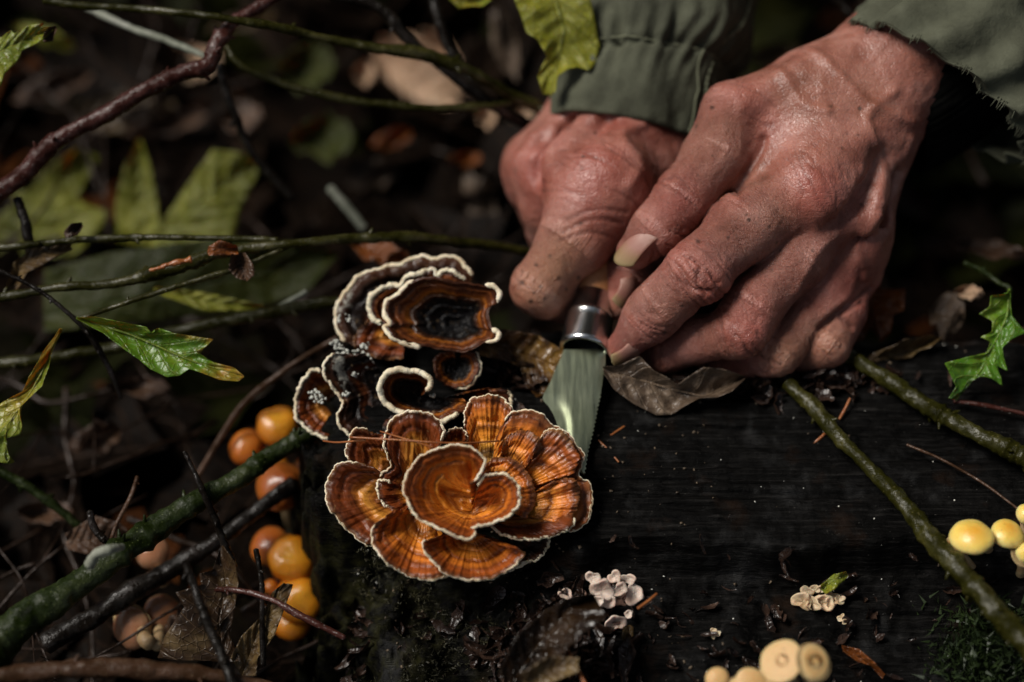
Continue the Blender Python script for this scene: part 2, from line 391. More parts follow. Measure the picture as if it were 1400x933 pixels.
# ------------------------------------------------------------------ bracket fungi
CX = lambda L, ox, oy, s: [(ox + a[0] / s, oy + a[1] / s) + tuple(a[2:]) for a in L]
def bracket(root, mat, org, outline, d_rim, ox=0, oy=0, s=1, rim=(0, 1), rr=1.75, cup=.4, seed=1, nr=34, na=170, wav=1.0, thick=.0018, name='cap', lobes=.10, rimname='rim', bdl=1.0, bmix=.42):
    """fan shaped cap: org = attachment, outline = margin, both placed in the frame with depth d"""
    org = CX([org], ox, oy, s)[0]; out = CX(outline, ox, oy, s)
    out = [(p[0], p[1], p[2] if len(p) > 2 else d_rim) for p in out]
    if 'lowlift' in root: out = [(p[0], p[1], p[2] + .35 + max(0, p[1] - 640) * .003) for p in out]; org = (org[0], org[1], org[2] + .35 + max(0, org[1] - 640) * .003)
    q = even(cr(np.array(out, float), 300), na)
    w = np.linspace(0, 1, na); rs = np.random.RandomState(seed)
    ph = rs.rand(6) * 6.28
    wob = sum(np.sin(w * f * 6.28 + ph[i]) * a for i, (f, a) in enumerate([(7, 1.1), (13, .9), (23, .7), (37, .5), (61, .35)])) * wav * .75
    nrm = np.stack([np.gradient(q[:, 1]), -np.gradient(q[:, 0])], 1); nrm /= np.linalg.norm(nrm, axis=1)[:, None] + 1e-9
    q[:, :2] += nrm * wob[:, None] * .8
    q[:, 2] += .015 * np.sin(w * 40 + ph[0]) + .04 * np.sin(w * 17 + ph[1]) + .06 * np.sin(w * 9 + ph[2])
    Rm = np.array([Lc(*a) for a in q]); O = Lc(*org)
    t = np.linspace(0, 1, nr)[:, None]
    TT = np.repeat(t, na, 1)
    V = O + (Rm[None] - O) * TT[..., None]
    span = np.linalg.norm(Rm - O, axis=1)[None]
    ra, rb = (int(max(rim[0] - .04, 0) * (na - 1)), int(min(rim[1] + .04, 1) * (na - 1))) if rim else (0, na - 1)
    edge = Rm[ra:rb + 1:2, :2]; VV = (O + (Rm[None] - O) * TT[..., None])[..., :2]
    dist = np.sqrt(((VV[:, :, None] - edge[None, None]) ** 2).sum(-1)).min(-1)
    BD = np.clip(1 - dist / (dist.max() * 1.02 * bdl), 0, 1) * bmix + (1 - bmix) * TT
    # relief: cupped centre, zones parallel to the margin, radial pleats, drooping lip
    zc = (cup * .01) * (TT ** 2 - TT) * 1.6
    ph2 = rs.rand() * 6
    warp = TT + .02 * np.sin(w * 23 + ph2)[None] + .015 * np.sin(w * 51 + ph2)[None]
    warp = BD + .02 * np.sin(w * 23 + ph2)[None]
    zones = .00034 * np.sin(warp * 6.28 * 5 + ph2) + .00022 * np.sin(warp * 6.28 * 9 + ph2 * 2) + .00010 * np.sin(warp * 6.28 * 17)
    ple = np.sin(w * 6.28 * 3.3 + ph[3])[None] * lobes * .006 * TT ** 1.5 + .00012 * np.sin(w * 6.28 * 17 + ph[4])[None] * TT
    pts = V.reshape(-1, 3)
    ns = fbm(pts, 240, 3, seed).reshape(TT.shape) * .0004 + fbm(pts, 60, 2, seed + 3).reshape(TT.shape) * .0010
    lip = -.0012 * np.clip((TT - .86) / .14, 0, 1) ** 2
    V[..., 2] += zc + zones + ple + ns * np.minimum(1, TT * 3) + lip
    Bt = V.copy(); Bt[..., 2] -= thick * (1.8 - .9 * TT); Bt[:, :, :2] += 0
    allV = np.concatenate([V, Bt[::-1]], 0); tt = np.concatenate([TT, TT[::-1]], 0); uu = np.repeat((w * na * .5)[None], 2 * nr, 0) * float(span.mean()) / .03
    Vw = W(allV.reshape(-1, 3)); F = grid_faces(2 * nr, na)
    F = F[:, ::-1]
    base = LOC[root.name]
    c = mk(name, Vw, F, M[mat], root, attrs=dict(t=np.concatenate([BD, BD[::-1]], 0).ravel(), u=uu.ravel()), base=W(O))
    # lips at each open side
    if rim:
        a, b = int(rim[0] * (na - 1)), int(rim[1] * (na - 1))
        C = V[-1, a:b + 1].copy(); C[:, 2] -= thick * .25
        C = cr(W(C), max(12, (b - a) * 2))
        R = np.full(len(C), rpx(rr * .88)) * (1 + .20 * fbm(C, 300, 2, seed + 9))
        R[:6] *= np.linspace(.25, 1, 6); R[-6:] *= np.linspace(1, .25, 6)
        Vt, Ft = tube_geo(C, R, 9, .09, seed, 500)
        mk(rimname, Vt, Ft, M['rim'], c, base=LOC[c.name])
    return c

low = thing('turkey_tail_fungus', 'orange brown banded bracket fungus rosette with cream edges, nearer the viewer below the blade tip', 'bracket fungus', P(640, 640, 1.8), 'banded bracket fungi on the log')
low['lowlift'] = 1
Z6 = dict(ox=430, oy=520, s=3.11)
# rear right lobes first, then the front ones laid over them
bracket(low, 'cap_gold', (740, 430, 2.6), [(640, 250), (640, 150), (662, 88), (705, 72), (762, 65), (812, 90), (842, 132), (835, 200)], 2.9, seed=2, rim=(.12, .92), bmix=0.0, **Z6)
bracket(low, 'cap_gold', (740, 480, 2.9), [(770, 240, 3.1), (805, 180), (842, 140), (900, 128), (962, 145), (1003, 182), (1042, 208), (1082, 232), (1112, 272), (1142, 312), (1138, 352), (1124, 404), (1166, 440), (1181, 500), (1172, 568), (1142, 620), (1100, 644), (1062, 636), (1000, 640)], 3.5, seed=3, rim=(.08, .95), na=260, nr=44, cup=.3, bdl=1.15, bmix=0.0, **Z6)
bracket(low, 'cap_gold', (740, 490, 3.1), [(790, 330), (815, 250), (870, 215), (930, 225), (965, 270), (960, 320)], 3.65, seed=4, rim=None, cup=.3, bmix=0.0, **Z6)
bracket(low, 'cap_orange', (800, 500, 3.2), [(930, 330), (942, 280), (965, 240), (1000, 212), (1042, 212), (1078, 240), (1104, 282), (1126, 320), (1120, 362), (1100, 398), (1050, 410)], 3.85, seed=5, rim=(.2, .5), rr=1.2, **Z6)
bracket(low, 'cap_gold', (790, 560, 3.3), [(1000, 440), (1062, 420), (1110, 425), (1130, 480), (1110, 560), (1060, 610)], 3.85, seed=6, rim=None, bmix=0.0, **Z6)
bracket(low, 'cap_gold', (700, 500, 3.2), [(715, 370), (760, 335), (830, 330), (890, 370), (930, 440), (940, 520), (900, 590)], 3.75, seed=16, rim=None, cup=.2, bmix=0.0, **Z6)
bracket(low, 'cap_brown', (700, 560, 3.3), [(1090, 560, 3.8), (1108, 606), (1062, 645), (1000, 670), (920, 682), (842, 675), (785, 650), (745, 620), (705, 622), (664, 630)], 4.3, seed=7, rim=(.06, 1), cup=.9, **Z6)
bracket(low, 'cap_brown', (600, 320, 2.5), [(545, 262), (570, 218), (608, 205), (642, 224), (650, 262)], 3.1, seed=8, rim=(0, 1), nr=16, na=70, rr=1.2, **Z6)
bracket(low, 'cap_brown', (360, 420, 2.4), [(330, 250), (260, 228), (178, 205), (150, 245), (132, 296), (140, 338), (180, 362), (240, 400), (270, 470)], 3.1, seed=9, rim=(.22, .62), **Z6)
bracket(low, 'cap_brown', (450, 470, 2.7), [(530, 300), (545, 240), (545, 200), (520, 165), (470, 140), (402, 135), (345, 155), (312, 195), (298, 242), (296, 290), (315, 335), (325, 368), (292, 392), (279, 415)], 3.5, seed=10, rim=(.06, 1), cup=.5, **Z6)
bracket(low, 'cap_brown', (470, 480, 2.8), [(325, 440), (292, 426), (266, 438), (268, 485), (295, 532), (330, 548), (380, 560)], 3.6, seed=11, rim=(0, .75), nr=22, na=90, **Z6)
bracket(low, 'cap_brown', (400, 500, 2.8), [(250, 370), (145, 349), (92, 366), (56, 420), (45, 488), (60, 540), (78, 566), (112, 612), (152, 655), (202, 692), (252, 712), (320, 680)], 3.6, seed=12, rim=(.1, .93), cup=.7, **Z6)
bracket(low, 'cap_orange', (470, 560, 3.1), [(330, 560), (262, 610), (240, 655), (250, 702), (282, 750), (332, 798), (402, 835), (470, 850), (532, 846), (572, 825, 4.0), (590, 720, 3.0)], 4.3, seed=13, rim=(.14, .9), cup=.7, **Z6)
bracket(low, 'cap_orange', (660, 650, 3.2), [(520, 670), (472, 684), (456, 704), (490, 762), (540, 812), (602, 842), (682, 856), (752, 846), (822, 812), (872, 772), (896, 745), (850, 716), (800, 708)], 4.5, seed=14, rim=(.07, .83), cup=.9, **Z6)
bracket(low, 'cap_orange', (668, 555, 3.3), [(660, 440), (685, 425), (714, 385), (720, 345), (690, 305), (642, 281), (590, 280), (530, 290), (470, 316), (420, 356), (390, 410), (380, 470), (400, 526), (432, 580), (482, 615), (540, 635), (590, 660), (638, 680), (672, 668), (682, 640)], 4.9, seed=15, rim=(.02, 1), cup=.7, nr=44, na=260, rr=2.0, bmix=.35, **Z6)
bracket(low, 'cap_orange', (668, 565, 3.4), [(690, 470), (703, 432), (722, 412), (762, 402), (812, 404), (850, 430), (870, 470), (870, 522), (845, 562), (802, 592), (740, 615), (664, 628)], 4.85, seed=17, rim=(.04, 1), cup=.9, rr=2.0, bmix=.35, **Z6)
bracket(low, 'cap_black', (800, 660, 2.3), [(800, 830), (890, 782), (950, 762), (985, 722), (1000, 675)], 3.4, seed=18, rim=(0.1, 1), rr=2.4, nr=20, na=80, **Z6)

up = thing('turkey_tail_fungus', 'near black bracket fungus clump with thick white edges, farther back beside the hands', 'bracket fungus', P(560, 470, -.2), 'banded bracket fungi on the log')
Z5 = dict(ox=390, oy=340, s=3.887)
bracket(up, 'cap_black', (640, 470, .3), [(420, 560), (330, 500), (285, 450), (265, 400), (262, 340), (290, 270), (340, 200), (400, 140), (480, 110), (550, 95), (622, 78), (652, 58), (722, 45), (792, 54), (862, 40), (922, 60), (962, 96), (990, 142), (985, 190)], .9, seed=31, rim=(.1, .97), rr=3.6, na=220, **Z5)
bracket(up, 'cap_brown', (640, 400, .5), [(440, 380), (380, 440), (360, 510), (420, 560), (520, 590), (625, 584)], 1.0, seed=32, rim=None, **Z5)
bracket(up, 'cap_dark', (700, 380, .7), [(560, 440), (488, 390), (450, 345), (446, 280), (490, 222), (560, 196), (615, 190), (642, 152), (702, 134), (782, 112), (800, 140), (830, 125), (860, 116), (902, 126), (955, 170)], 1.4, seed=33, rim=(.08, 1), rr=4.2, **Z5)
bracket(up, 'cap_dark', (900, 400, .6), [(880, 545), (782, 530), (660, 515), (580, 478), (520, 418), (548, 400), (524, 340), (536, 282), (600, 244), (625, 205), (690, 165), (780, 150), (880, 165), (980, 182), (1055, 195), (1110, 200), (1142, 235), (1130, 285), (1088, 305), (1085, 360), (1100, 420), (1136, 448), (1125, 486), (1060, 500), (1000, 540), (940, 556), (884, 548)], 2.0, seed=34, rim=(.09, .42), rr=3.7, cup=.45, na=260, nr=44, lobes=.16, bmix=0.0, **Z5)
# the same cap's far rims, raised and bare between
def rimbit(root, pts, rr, seed, **z):
    p = CX(pts, z['ox'], z['oy'], z['s']); C = cr(PTS(p), 40); R = np.full(40, rpx(rr)) * (1 + .2 * fbm(C, 400, 2, seed)); R[:5] *= np.linspace(.3, 1, 5); R[-5:] *= np.linspace(1, .3, 5)
    Vt, Ft = tube_geo(C, R, 10, .25, seed, 800); mk('rim', Vt, Ft, M['rim'], root)
rimbit(up, [(1062, 192, 2.05), (1105, 200, 2.05), (1140, 235, 2.05), (1128, 288, 2.05)], 4.0, 41, **Z5)
rimbit(up, [(1098, 425, 2.05), (1134, 450, 2.1), (1122, 486, 2.1), (1065, 498, 2.05)], 3.4, 42, **Z5)
bracket(up, 'cap_dark', (910, 640, .9), [(900, 545), (840, 545), (800, 570), (784, 615), (800, 680), (850, 730), (930, 745), (985, 722), (1030, 660), (1034, 600), (1000, 545), (940, 540)], 1.6, seed=35, rim=(.5, .9), rr=2.2, nr=24, na=110, cup=.3, bmix=0.0, **Z5)
bracket(up, 'cap_black', (560, 720, 1.0), [(420, 560), (300, 560), (235, 570), (205, 620), (215, 690), (262, 752), (300, 812), (290, 860), (278, 905), (300, 960), (380, 1010), (480, 1040), (620, 1010)], 2.1, seed=36, rim=(.17, .74), rr=2.4, na=200, **Z5)
bracket(up, 'cap_brown', (280, 800, .6), [(235, 690), (200, 662), (140, 645), (108, 682), (70, 742), (50, 832), (60, 902), (95, 945), (150, 985), (215, 1010), (270, 1030), (330, 1000)], 1.6, seed=37, rim=(.08, .88), rr=2.8, cup=.7, **Z5)
bracket(up, 'cap_dark', (760, 810, 1.4), [(960, 770), (1060, 745), (1152, 748), (1186, 762), (1192, 835), (1050, 850)], 2.0, seed=38, rim=(.5, .85), rr=2.6, nr=20, na=80, **Z5)
bracket(up, 'cap_dark', (690, 790, 1.6), [(735, 775), (770, 725), (760, 682), (700, 655), (640, 650), (600, 641), (540, 665), (506, 710), (500, 762), (530, 822), (582, 862), (645, 882), (740, 915), (812, 925), (872, 906), (930, 872), (972, 876), (985, 830), (940, 800)], 2.7, seed=39, rim=(.02, .86), rr=4.4, cup=1.2, na=220, wav=.6, bmix=.5, **Z5)
def crumbs(root, spots, mat, seed, name='mould_tuft'):
    rs = np.random.RandomState(seed); parts = []
    for (px, py, d, rad, n) in spots:
        for k in range(n):
            a, r = rs.rand() * 6.28, rad * math.sqrt(rs.rand()); c = P(px + r * math.cos(a), py + r * .7 * math.sin(a), d + rs.rand() * .12)
            parts.append(blob(c, rpx(rs.uniform(.8, 2.6)), rs, 5, 7))
    V, F = join(parts); o = mk(name, V, F, M[mat], root); return o
def blob(c, r, rs, nl=6, nm=9, sq=(1, 1, 1)):
    th = np.linspace(0, np.pi, nl + 1)[1:-1]; a = np.linspace(0, 2 * np.pi, nm, endpoint=False)
    d = np.stack([np.sin(th)[:, None] * np.cos(a), np.sin(th)[:, None] * np.sin(a), np.cos(th)[:, None] * np.ones(nm)], -1).reshape(-1, 3)
    d = np.vstack([d, [0, 0, 1], [0, 0, -1]]); V = d * (1 + rs.uniform(-.25, .25, (len(d), 1))) * np.array(sq) * r + c
    n = (nl - 1) * nm; F = [list(f) for f in grid_faces(nl - 1, nm, True)]
    for j in range(nm): F.append([n, (j + 1) % nm, j]); b = (nl - 2) * nm; F.append([n + 1, b + j, b + (j + 1) % nm])
    return V, F
M['mould'] = m_simple("white_mould", (.42, .43, .38), (.62, .62, .56), 400, .9)
tm = crumbs(up, [(460, 472, 1.3, 9, 26), (478, 485, 1.3, 16, 40), (495, 492, 1.35, 16, 34), (500, 472, 1.3, 7, 16), (430, 540, 1.7, 9, 20), (438, 545, 1.7, 10, 16), (470, 436, 1.1, 10, 12), (486, 512, 1.5, 5, 9), (472, 538, 2.1, 6, 12), (458, 505, 1.6, 7, 10), (590, 540, 2.2, 4, 6)], 'mould', 3)
tm['kind'] = 'stuff'

# ------------------------------------------------------------------ signed-distance hands
def rcone(Pn, a, b, ra, rb):
    ba = b - a; l2 = float(ba @ ba) + 1e-12; pa = Pn - a
    h = np.clip((pa @ ba) / l2, 0, 1); hh = h * h * (3 - 2 * h) * .35 + h * .65
    q = pa - h[..., None] * ba
    return np.sqrt((q * q).sum(-1)) - (ra + (rb - ra) * hh)
def ellip(Pn, c, ax, rad):
    q = (Pn - c) @ ax; k = np.sqrt(((q / rad) ** 2).sum(-1)); return (k - 1) * min(rad)
def smin(a, b, k):
    h = np.maximum(k - np.abs(a - b), 0) / k; return np.minimum(a, b) - h * h * k * .25
def smax(a, b, k): return -smin(-a, -b, k)
class Field:
    def __init__(s, lo, hi, h):
        s.h = h; s.lo = np.array(lo, float); s.n = np.ceil((np.array(hi) - lo) / h).astype(int) + 1
        s.ax = [(s.lo[i] + np.arange(s.n[i]) * h) for i in range(3)]
    def new(s): return np.full(s.n, .05, np.float32)
    def box(s, lo, hi):
        i0 = np.clip(np.floor((lo - s.lo) / s.h).astype(int), 0, s.n - 1); i1 = np.clip(np.ceil((hi - s.lo) / s.h).astype(int) + 1, 1, s.n)
        return tuple(slice(a, b) for a, b in zip(i0, i1))
    def pts(s, sl):
        g = np.meshgrid(*[s.ax[i][sl[i]].astype(np.float32) for i in range(3)], indexing='ij'); return np.stack(g, -1)
    def cone(s, F, a, b, ra, rb, k, sub=False, marg=.004):
        m = max(ra, rb) + k + marg; sl = s.box(np.minimum(a, b) - m, np.maximum(a, b) + m)
        if any(x.stop <= x.start for x in sl): return
        d = rcone(s.pts(sl), a.astype(np.float32), b.astype(np.float32), ra, rb).astype(np.float32)
        F[sl] = smax(F[sl], -d, k) if sub else smin(F[sl], d, k)
def nets(F, lo, h):
    s = F < 0; nx, ny, nz = F.shape
    corners = [(i, j, k) for i in (0, 1) for j in (0, 1) for k in (0, 1)]
    cnt = sum(s[i:nx - 1 + i, j:ny - 1 + j, k:nz - 1 + k].astype(np.int8) for i, j, k in corners)
    act = (cnt > 0) & (cnt < 8); idx = np.argwhere(act); vid = np.full(act.shape, -1, np.int32); vid[act] = np.arange(len(idx))
    vals = {c: F[idx[:, 0] + c[0], idx[:, 1] + c[1], idx[:, 2] + c[2]].astype(float) for c in corners}
    acc = np.zeros((len(idx), 3)); num = np.zeros(len(idx))
    for c in corners:
        for ax in range(3):
            if c[ax] == 0:
                e = list(c); e[ax] = 1; e = tuple(e); a, b = vals[c], vals[e]; m = (a < 0) != (b < 0)
                t = np.where(m, a / np.where(m, a - b, 1), 0); p = np.tile(np.array(c, float), (len(idx), 1)); p[:, ax] += t
                acc[m] += p[m]; num[m] += 1
    V = (idx + acc / num[:, None]) * h + lo; Q = []
    for ax in range(3):
        a0 = [slice(1, -1)] * 3; a0[ax] = slice(0, -1); a1 = list(a0); a1[ax] = slice(1, None)
        A = s[tuple(a0)]; B = s[tuple(a1)]; e = np.argwhere(A != B); inn = A[A != B]
        e = e + np.array([1 if i != ax else 0 for i in range(3)]); u, w = [(1, 2), (2, 0), (0, 1)][ax]
        def at(du, dw):
            q = e.copy(); q[:, u] -= du; q[:, w] -= dw; return vid[q[:, 0], q[:, 1], q[:, 2]]
        q = np.stack([at(1, 1), at(0, 1), at(0, 0), at(1, 0)], 1); q[~inn] = q[~inn][:, ::-1]; Q.append(q)
    Q = np.concatenate(Q); Q = Q[(Q >= 0).all(1)]
    return V, Q
def vnormals(V, Q):
    fn = np.cross(V[Q[:, 2]] - V[Q[:, 0]], V[Q[:, 3]] - V[Q[:, 1]]); N = np.zeros_like(V)
    for k in range(4): np.add.at(N, Q[:, k], fn)
    return N / (np.linalg.norm(N, axis=1)[:, None] + 1e-20)
def relax(V, Q, it):
    for _ in range(it):
        S = np.zeros_like(V); c = np.zeros(len(V))
        for k in range(4):
            a, b = Q[:, k], Q[:, (k + 1) % 4]
            np.add.at(S, a, V[b]); np.add.at(c, a, 1); np.add.at(S, b, V[a]); np.add.at(c, b, 1)
        V = V * .5 + S / c[:, None] * .5
    return V

HRES = .00058
def J(px, py, d, r): return (Lc(px, py, d), rpx(r, d))
def build_hand(parent, palm, fingers, tendons, veins, grooves, reds, pales, label, lo, hi, kpalm=.010, extra=None, creases=(), dirt=()):
    fd = Field(lo, hi, HRES); PF = fd.new()
    for a, b in palm: fd.cone(PF, a[0], b[0], a[1], b[1], kpalm)
    for pl in tendons:
        for a, b in zip(pl[:-1], pl[1:]): fd.cone(PF, a[0], b[0], a[1], b[1], .0038)
    for pl in grooves:
        for a, b in zip(pl[:-1], pl[1:]): fd.cone(PF, a[0], b[0], a[1], b[1], .006, sub=True)
    T = PF.copy(); bones = []
    for fg in fingers:
        FF = fd.new(); kf = .005
        for a, b in zip(fg['j'][:-1], fg['j'][1:]): fd.cone(FF, a[0], b[0], a[1], b[1], kf)
        for a, b in fg.get('bumps', []): fd.cone(FF, a[0], b[0], a[1], b[1], .004)
        f = smin(PF, FF, fg.get('k', .006)) if fg.get('k', .006) > 0 else np.minimum(PF, FF)
        T = smin(T, f, .0009)
    V, Q = nets(T, fd.lo, fd.h)
    V = relax(V, Q, 3); N = vnormals(V, Q)
    # which bone is nearest: coordinates along and round it for the skin folds
    fm = np.zeros(len(V)); best = np.full(len(V), 1e9); along = np.zeros(len(V)); around = np.zeros(len(V)); wr = np.zeros(len(V)); fdisp = np.zeros(len(V))
    for fi, fg in enumerate(fingers):
        s0 = 0.0; dors = fg['dors']
        for bi, (a, b) in enumerate(zip(fg['j'][:-1], fg['j'][1:])):
            ba = b[0] - a[0]; L = np.linalg.norm(ba); t = ((V - a[0]) @ ba) / L ** 2; tc = np.clip(t, 0, 1)
            q = V - a[0] - tc[:, None] * ba; dist = np.linalg.norm(q, axis=1) - (a[1] + (b[1] - a[1]) * tc)
            m = dist < best; best[m] = dist[m]
            u = ba / L; dv = dors[min(bi, len(dors) - 1)]; dv = dv - u * (dv @ u); dv /= np.linalg.norm(dv); w = np.cross(u, dv)
            ang = np.arctan2(q @ w, q @ dv)
            al = (s0 + tc * L); along[m] = al[m] * 1000 + fi * 37; around[m] = ang[m] * 8
            s0 += L
        fm = np.exp(-(np.clip(best, 0, 1) / .0016) ** 2)
        # transverse folds at the joints, stronger on the back of the finger
        s0 = 0.0
        ss = [0]
        for a, b in zip(fg['j'][:-1], fg['j'][1:]): ss.append(ss[-1] + np.linalg.norm(b[0] - a[0]))
        fg['s'] = ss
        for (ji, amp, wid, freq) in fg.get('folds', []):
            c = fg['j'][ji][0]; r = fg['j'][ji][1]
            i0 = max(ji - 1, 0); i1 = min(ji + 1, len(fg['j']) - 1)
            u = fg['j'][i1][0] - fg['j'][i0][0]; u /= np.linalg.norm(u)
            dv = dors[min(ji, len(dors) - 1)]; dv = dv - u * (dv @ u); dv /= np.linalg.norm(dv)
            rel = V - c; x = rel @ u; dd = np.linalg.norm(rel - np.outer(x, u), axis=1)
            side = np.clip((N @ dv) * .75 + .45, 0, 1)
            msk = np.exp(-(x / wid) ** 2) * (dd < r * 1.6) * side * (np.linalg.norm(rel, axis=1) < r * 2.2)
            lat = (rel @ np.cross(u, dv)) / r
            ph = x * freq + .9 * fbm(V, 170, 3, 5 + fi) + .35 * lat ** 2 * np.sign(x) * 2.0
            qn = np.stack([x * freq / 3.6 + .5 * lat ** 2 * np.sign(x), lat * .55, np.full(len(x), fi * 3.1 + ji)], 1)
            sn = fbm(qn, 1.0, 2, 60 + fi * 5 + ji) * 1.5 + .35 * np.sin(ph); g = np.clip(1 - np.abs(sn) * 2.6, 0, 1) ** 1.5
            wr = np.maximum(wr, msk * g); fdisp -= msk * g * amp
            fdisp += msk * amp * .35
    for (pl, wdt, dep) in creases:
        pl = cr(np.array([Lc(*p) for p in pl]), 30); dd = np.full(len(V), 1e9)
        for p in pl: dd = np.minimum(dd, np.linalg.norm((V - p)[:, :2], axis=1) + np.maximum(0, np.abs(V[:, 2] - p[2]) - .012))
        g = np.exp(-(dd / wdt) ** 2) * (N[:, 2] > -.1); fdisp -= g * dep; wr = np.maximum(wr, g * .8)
    for pl in veins:
        c = cr(np.array([Lc(*p) for p in pl]), 40); dd = np.full(len(V), 1e9)
        for p in c: dd = np.minimum(dd, np.linalg.norm((V - p)[:, :2], axis=1))
        fdisp += np.exp(-(dd / .0017) ** 2) * .0009 * (N[:, 2] > 0)
    # loose skin: soft folds everywhere
    q = V + .0018 * np.stack([fbm(V, 120, 2, 71), fbm(V, 120, 2, 72), fbm(V, 120, 2, 73)], 1)
    sk = 1 - np.abs(fbm(q * np.array([1.0, 1.0, .6]), 210, 3, 17)); fdisp += (.00024 * (sk - .7)) * 1.0 + .0004 * fbm(V, 65, 3, 19)
    V = V + N * fdisp[:, None]
    red = np.zeros(len(V)); pale = np.zeros(len(V))
    for (px, py, d, r, a) in reds: red += a * np.exp(-(np.linalg.norm((V - Lc(px, py, d)) * np.array([1, 1, .5]), axis=1) / rpx(r)) ** 2)
    for (px, py, d, r, a) in pales: pale += a * np.exp(-(np.linalg.norm((V - Lc(px, py, d)) * np.array([1, 1, .5]), axis=1) / rpx(r)) ** 2)
    dt = np.zeros(len(V))
    for (px, py, r) in dirt:
        q = Lc(px, py, 1.5); dt = np.maximum(dt, np.exp(-(np.linalg.norm((V - q)[:, :2], axis=1) / rpx(r)) ** 4) * (N[:, 2] > .1))
    red = np.clip(red + .25 * fbm(V, 60, 3, 44), 0, 1); pale = np.clip(pale + .1 * fbm(V, 80, 3, 45), 0, 1)
    o = mk('hand', W(V), Q, M['skin'], parent, attrs=dict(red=red, pale=pale, wr=wr, along=along, around=around, fm=fm, dirt=dt))
    o['label'] = label
    return o
def nail(hand, c, tipdir, nrm, wid, ln, curve=.55, free=.25, label=None):
    """c centre in local coordinates; tipdir, nrm directions"""
    u = tipdir / np.linalg.norm(tipdir); n = nrm - u * (nrm @ u); n /= np.linalg.norm(n); w = np.cross(n, u)
    nt, nu = 22, 17; V = []; A = []; B = []
    for lay in (0, 1):
        for i in range(nt):
            t = i / (nt - 1)
            for j in range(nu):
                s = j / (nu - 1) * 2 - 1
                hw = wid / 2 * (1 - .10 * (1 - t)) ; x = s * hw
                end = ln * (t - .5)
                if t > .5: end -= ln * .16 * s * s * (t - .5) * 2
                else: end += ln * .20 * s * s * (.5 - t) * 2
                ang = s * curve * 1.35; r = wid / 2 / math.sin(min(1.35, curve * 1.35)); h = r * (math.cos(ang) - 1)
                x = r * math.sin(ang)
                h -= .0009 * (2 * t - 1) ** 2
                V.append(c + u * end + w * x + n * (h - (.00045 if lay else 0))); A.append(t); B.append(s)
    F = [list(f) for f in grid_faces(nt, nu)] + [list(f[::-1]) for f in grid_faces(nt, nu, False, nt * nu)]
    o_ = nt * nu
    for i in range(nt - 1): F.append([i * nu, (i + 1) * nu, o_ + (i + 1) * nu, o_ + i * nu]); F.append([i * nu + nu - 1, o_ + i * nu + nu - 1, o_ + (i + 1) * nu + nu - 1, (i + 1) * nu + nu - 1])
    for j in range(nu - 1): F.append([j, o_ + j, o_ + j + 1, j + 1]); b = (nt - 1) * nu; F.append([b + j, b + j + 1, o_ + b + j + 1, o_ + b + j])
    o = mk('fingernail', W(np.array(V)), F, M['nail'], hand, attrs=dict(t=A, u=B))
    if label: o['label'] = label

person = thing('person', 'person in an olive jacket whose two bare hands steady a knife over the log', 'person', P(1040, 200, -4))
Dn = lambda x, y, z: np.array([x, y, z], float)
# ---- hand on the right of the picture (thumb and index finger in front)
wr_ = J(1218, 92, -.4, 62); fore = J(1400, -130, -1.4, 88)
mi, mm, mr_, mp = J(1106, 262, 1.8, 43), J(1152, 272, 1.3, 35), J(1168, 318, .7, 31), J(1166, 374, .2, 25)
tcm, tmc, tip_, ttp = J(1120, 130, .3, 50), J(1003, 155, 1.0, 42), J(934, 272, 1.5, 36), J(868, 344, 1.4, 26)
palmL = [(fore, wr_), (wr_, mi), (wr_, mm), (wr_, mr_), (J(1186, 180, -.9, 42), mp), (wr_, tcm), (tcm, tmc), (mi, mm), (mm, mr_), (mr_, mp), (tcm, mi), (J(1140, 200, -.2, 50), J(1160, 300, -.8, 40)), (J(1105, 150, .2, 44), J(1078, 230, .7, 34)), (J(1060, 170, .3, 40), J(1055, 240, .7, 30)), (J(1048, 196, .6, 32), J(1018, 256, 1.0, 20))]
fL = [
    dict(j=[tmc, J(980, 210, 1.3, 40), tip_, J(900, 312, 1.6, 32), ttp], dors=[Dn(-.65, .35, .75)] * 5, k=.004, folds=[(2, .0005, .008, 1500), (0, .0002, .008, 1500)]),
    dict(j=[mi, J(1020, 308, 2.1, 45), J(950, 374, 2.5, 41), J(910, 412, 2.1, 34), J(886, 434, 1.8, 31), J(852, 474, 1.3, 22)], dors=[Dn(.3, .2, .9), Dn(.25, 0, .95), Dn(.35, -.2, .9), Dn(.4, -.4, .8), Dn(.5, -.6, .6), Dn(.55, -.6, .5)], k=.005,
         folds=[(2, .0009, .010, 1150), (4, .0006, .006, 1700), (0, .0003, .010, 1300)], bumps=[(J(963, 388, 2.85, 22), J(972, 382, 2.8, 22))]),
    dict(j=[mm, J(1088, 354, 1.6, 39), J(1030, 420, 1.9, 36), J(1010, 454, 2.0, 33), J(955, 466, 1.3, 28), J(915, 480, .8, 25), J(885, 488, .3, 20)], dors=[Dn(.5, -.1, .85)] * 6, k=.004,
         folds=[(3, .0007, .009, 1300), (5, .0003, .006, 1700)], bumps=[(J(1022, 462, 2.35, 18), J(1028, 456, 2.35, 18))]),
    dict(j=[mr_, J(1126, 400, 1.0, 31), J(1062, 482, 1.4, 28), J(1000, 494, .4, 24), J(960, 502, 0, 22)], dors=[Dn(.5, -.2, .8)] * 5, k=.004, folds=[(2, .0005, .008, 1400)]),
    dict(j=[mp, J(1150, 425, .7, 31), J(1128, 468, .9, 30), J(1085, 486, .3, 24), J(1050, 494, 0, 22)], dors=[Dn(.5, -.3, .7)] * 5, k=.004, folds=[(2, .0004, .008, 1400)]),
]
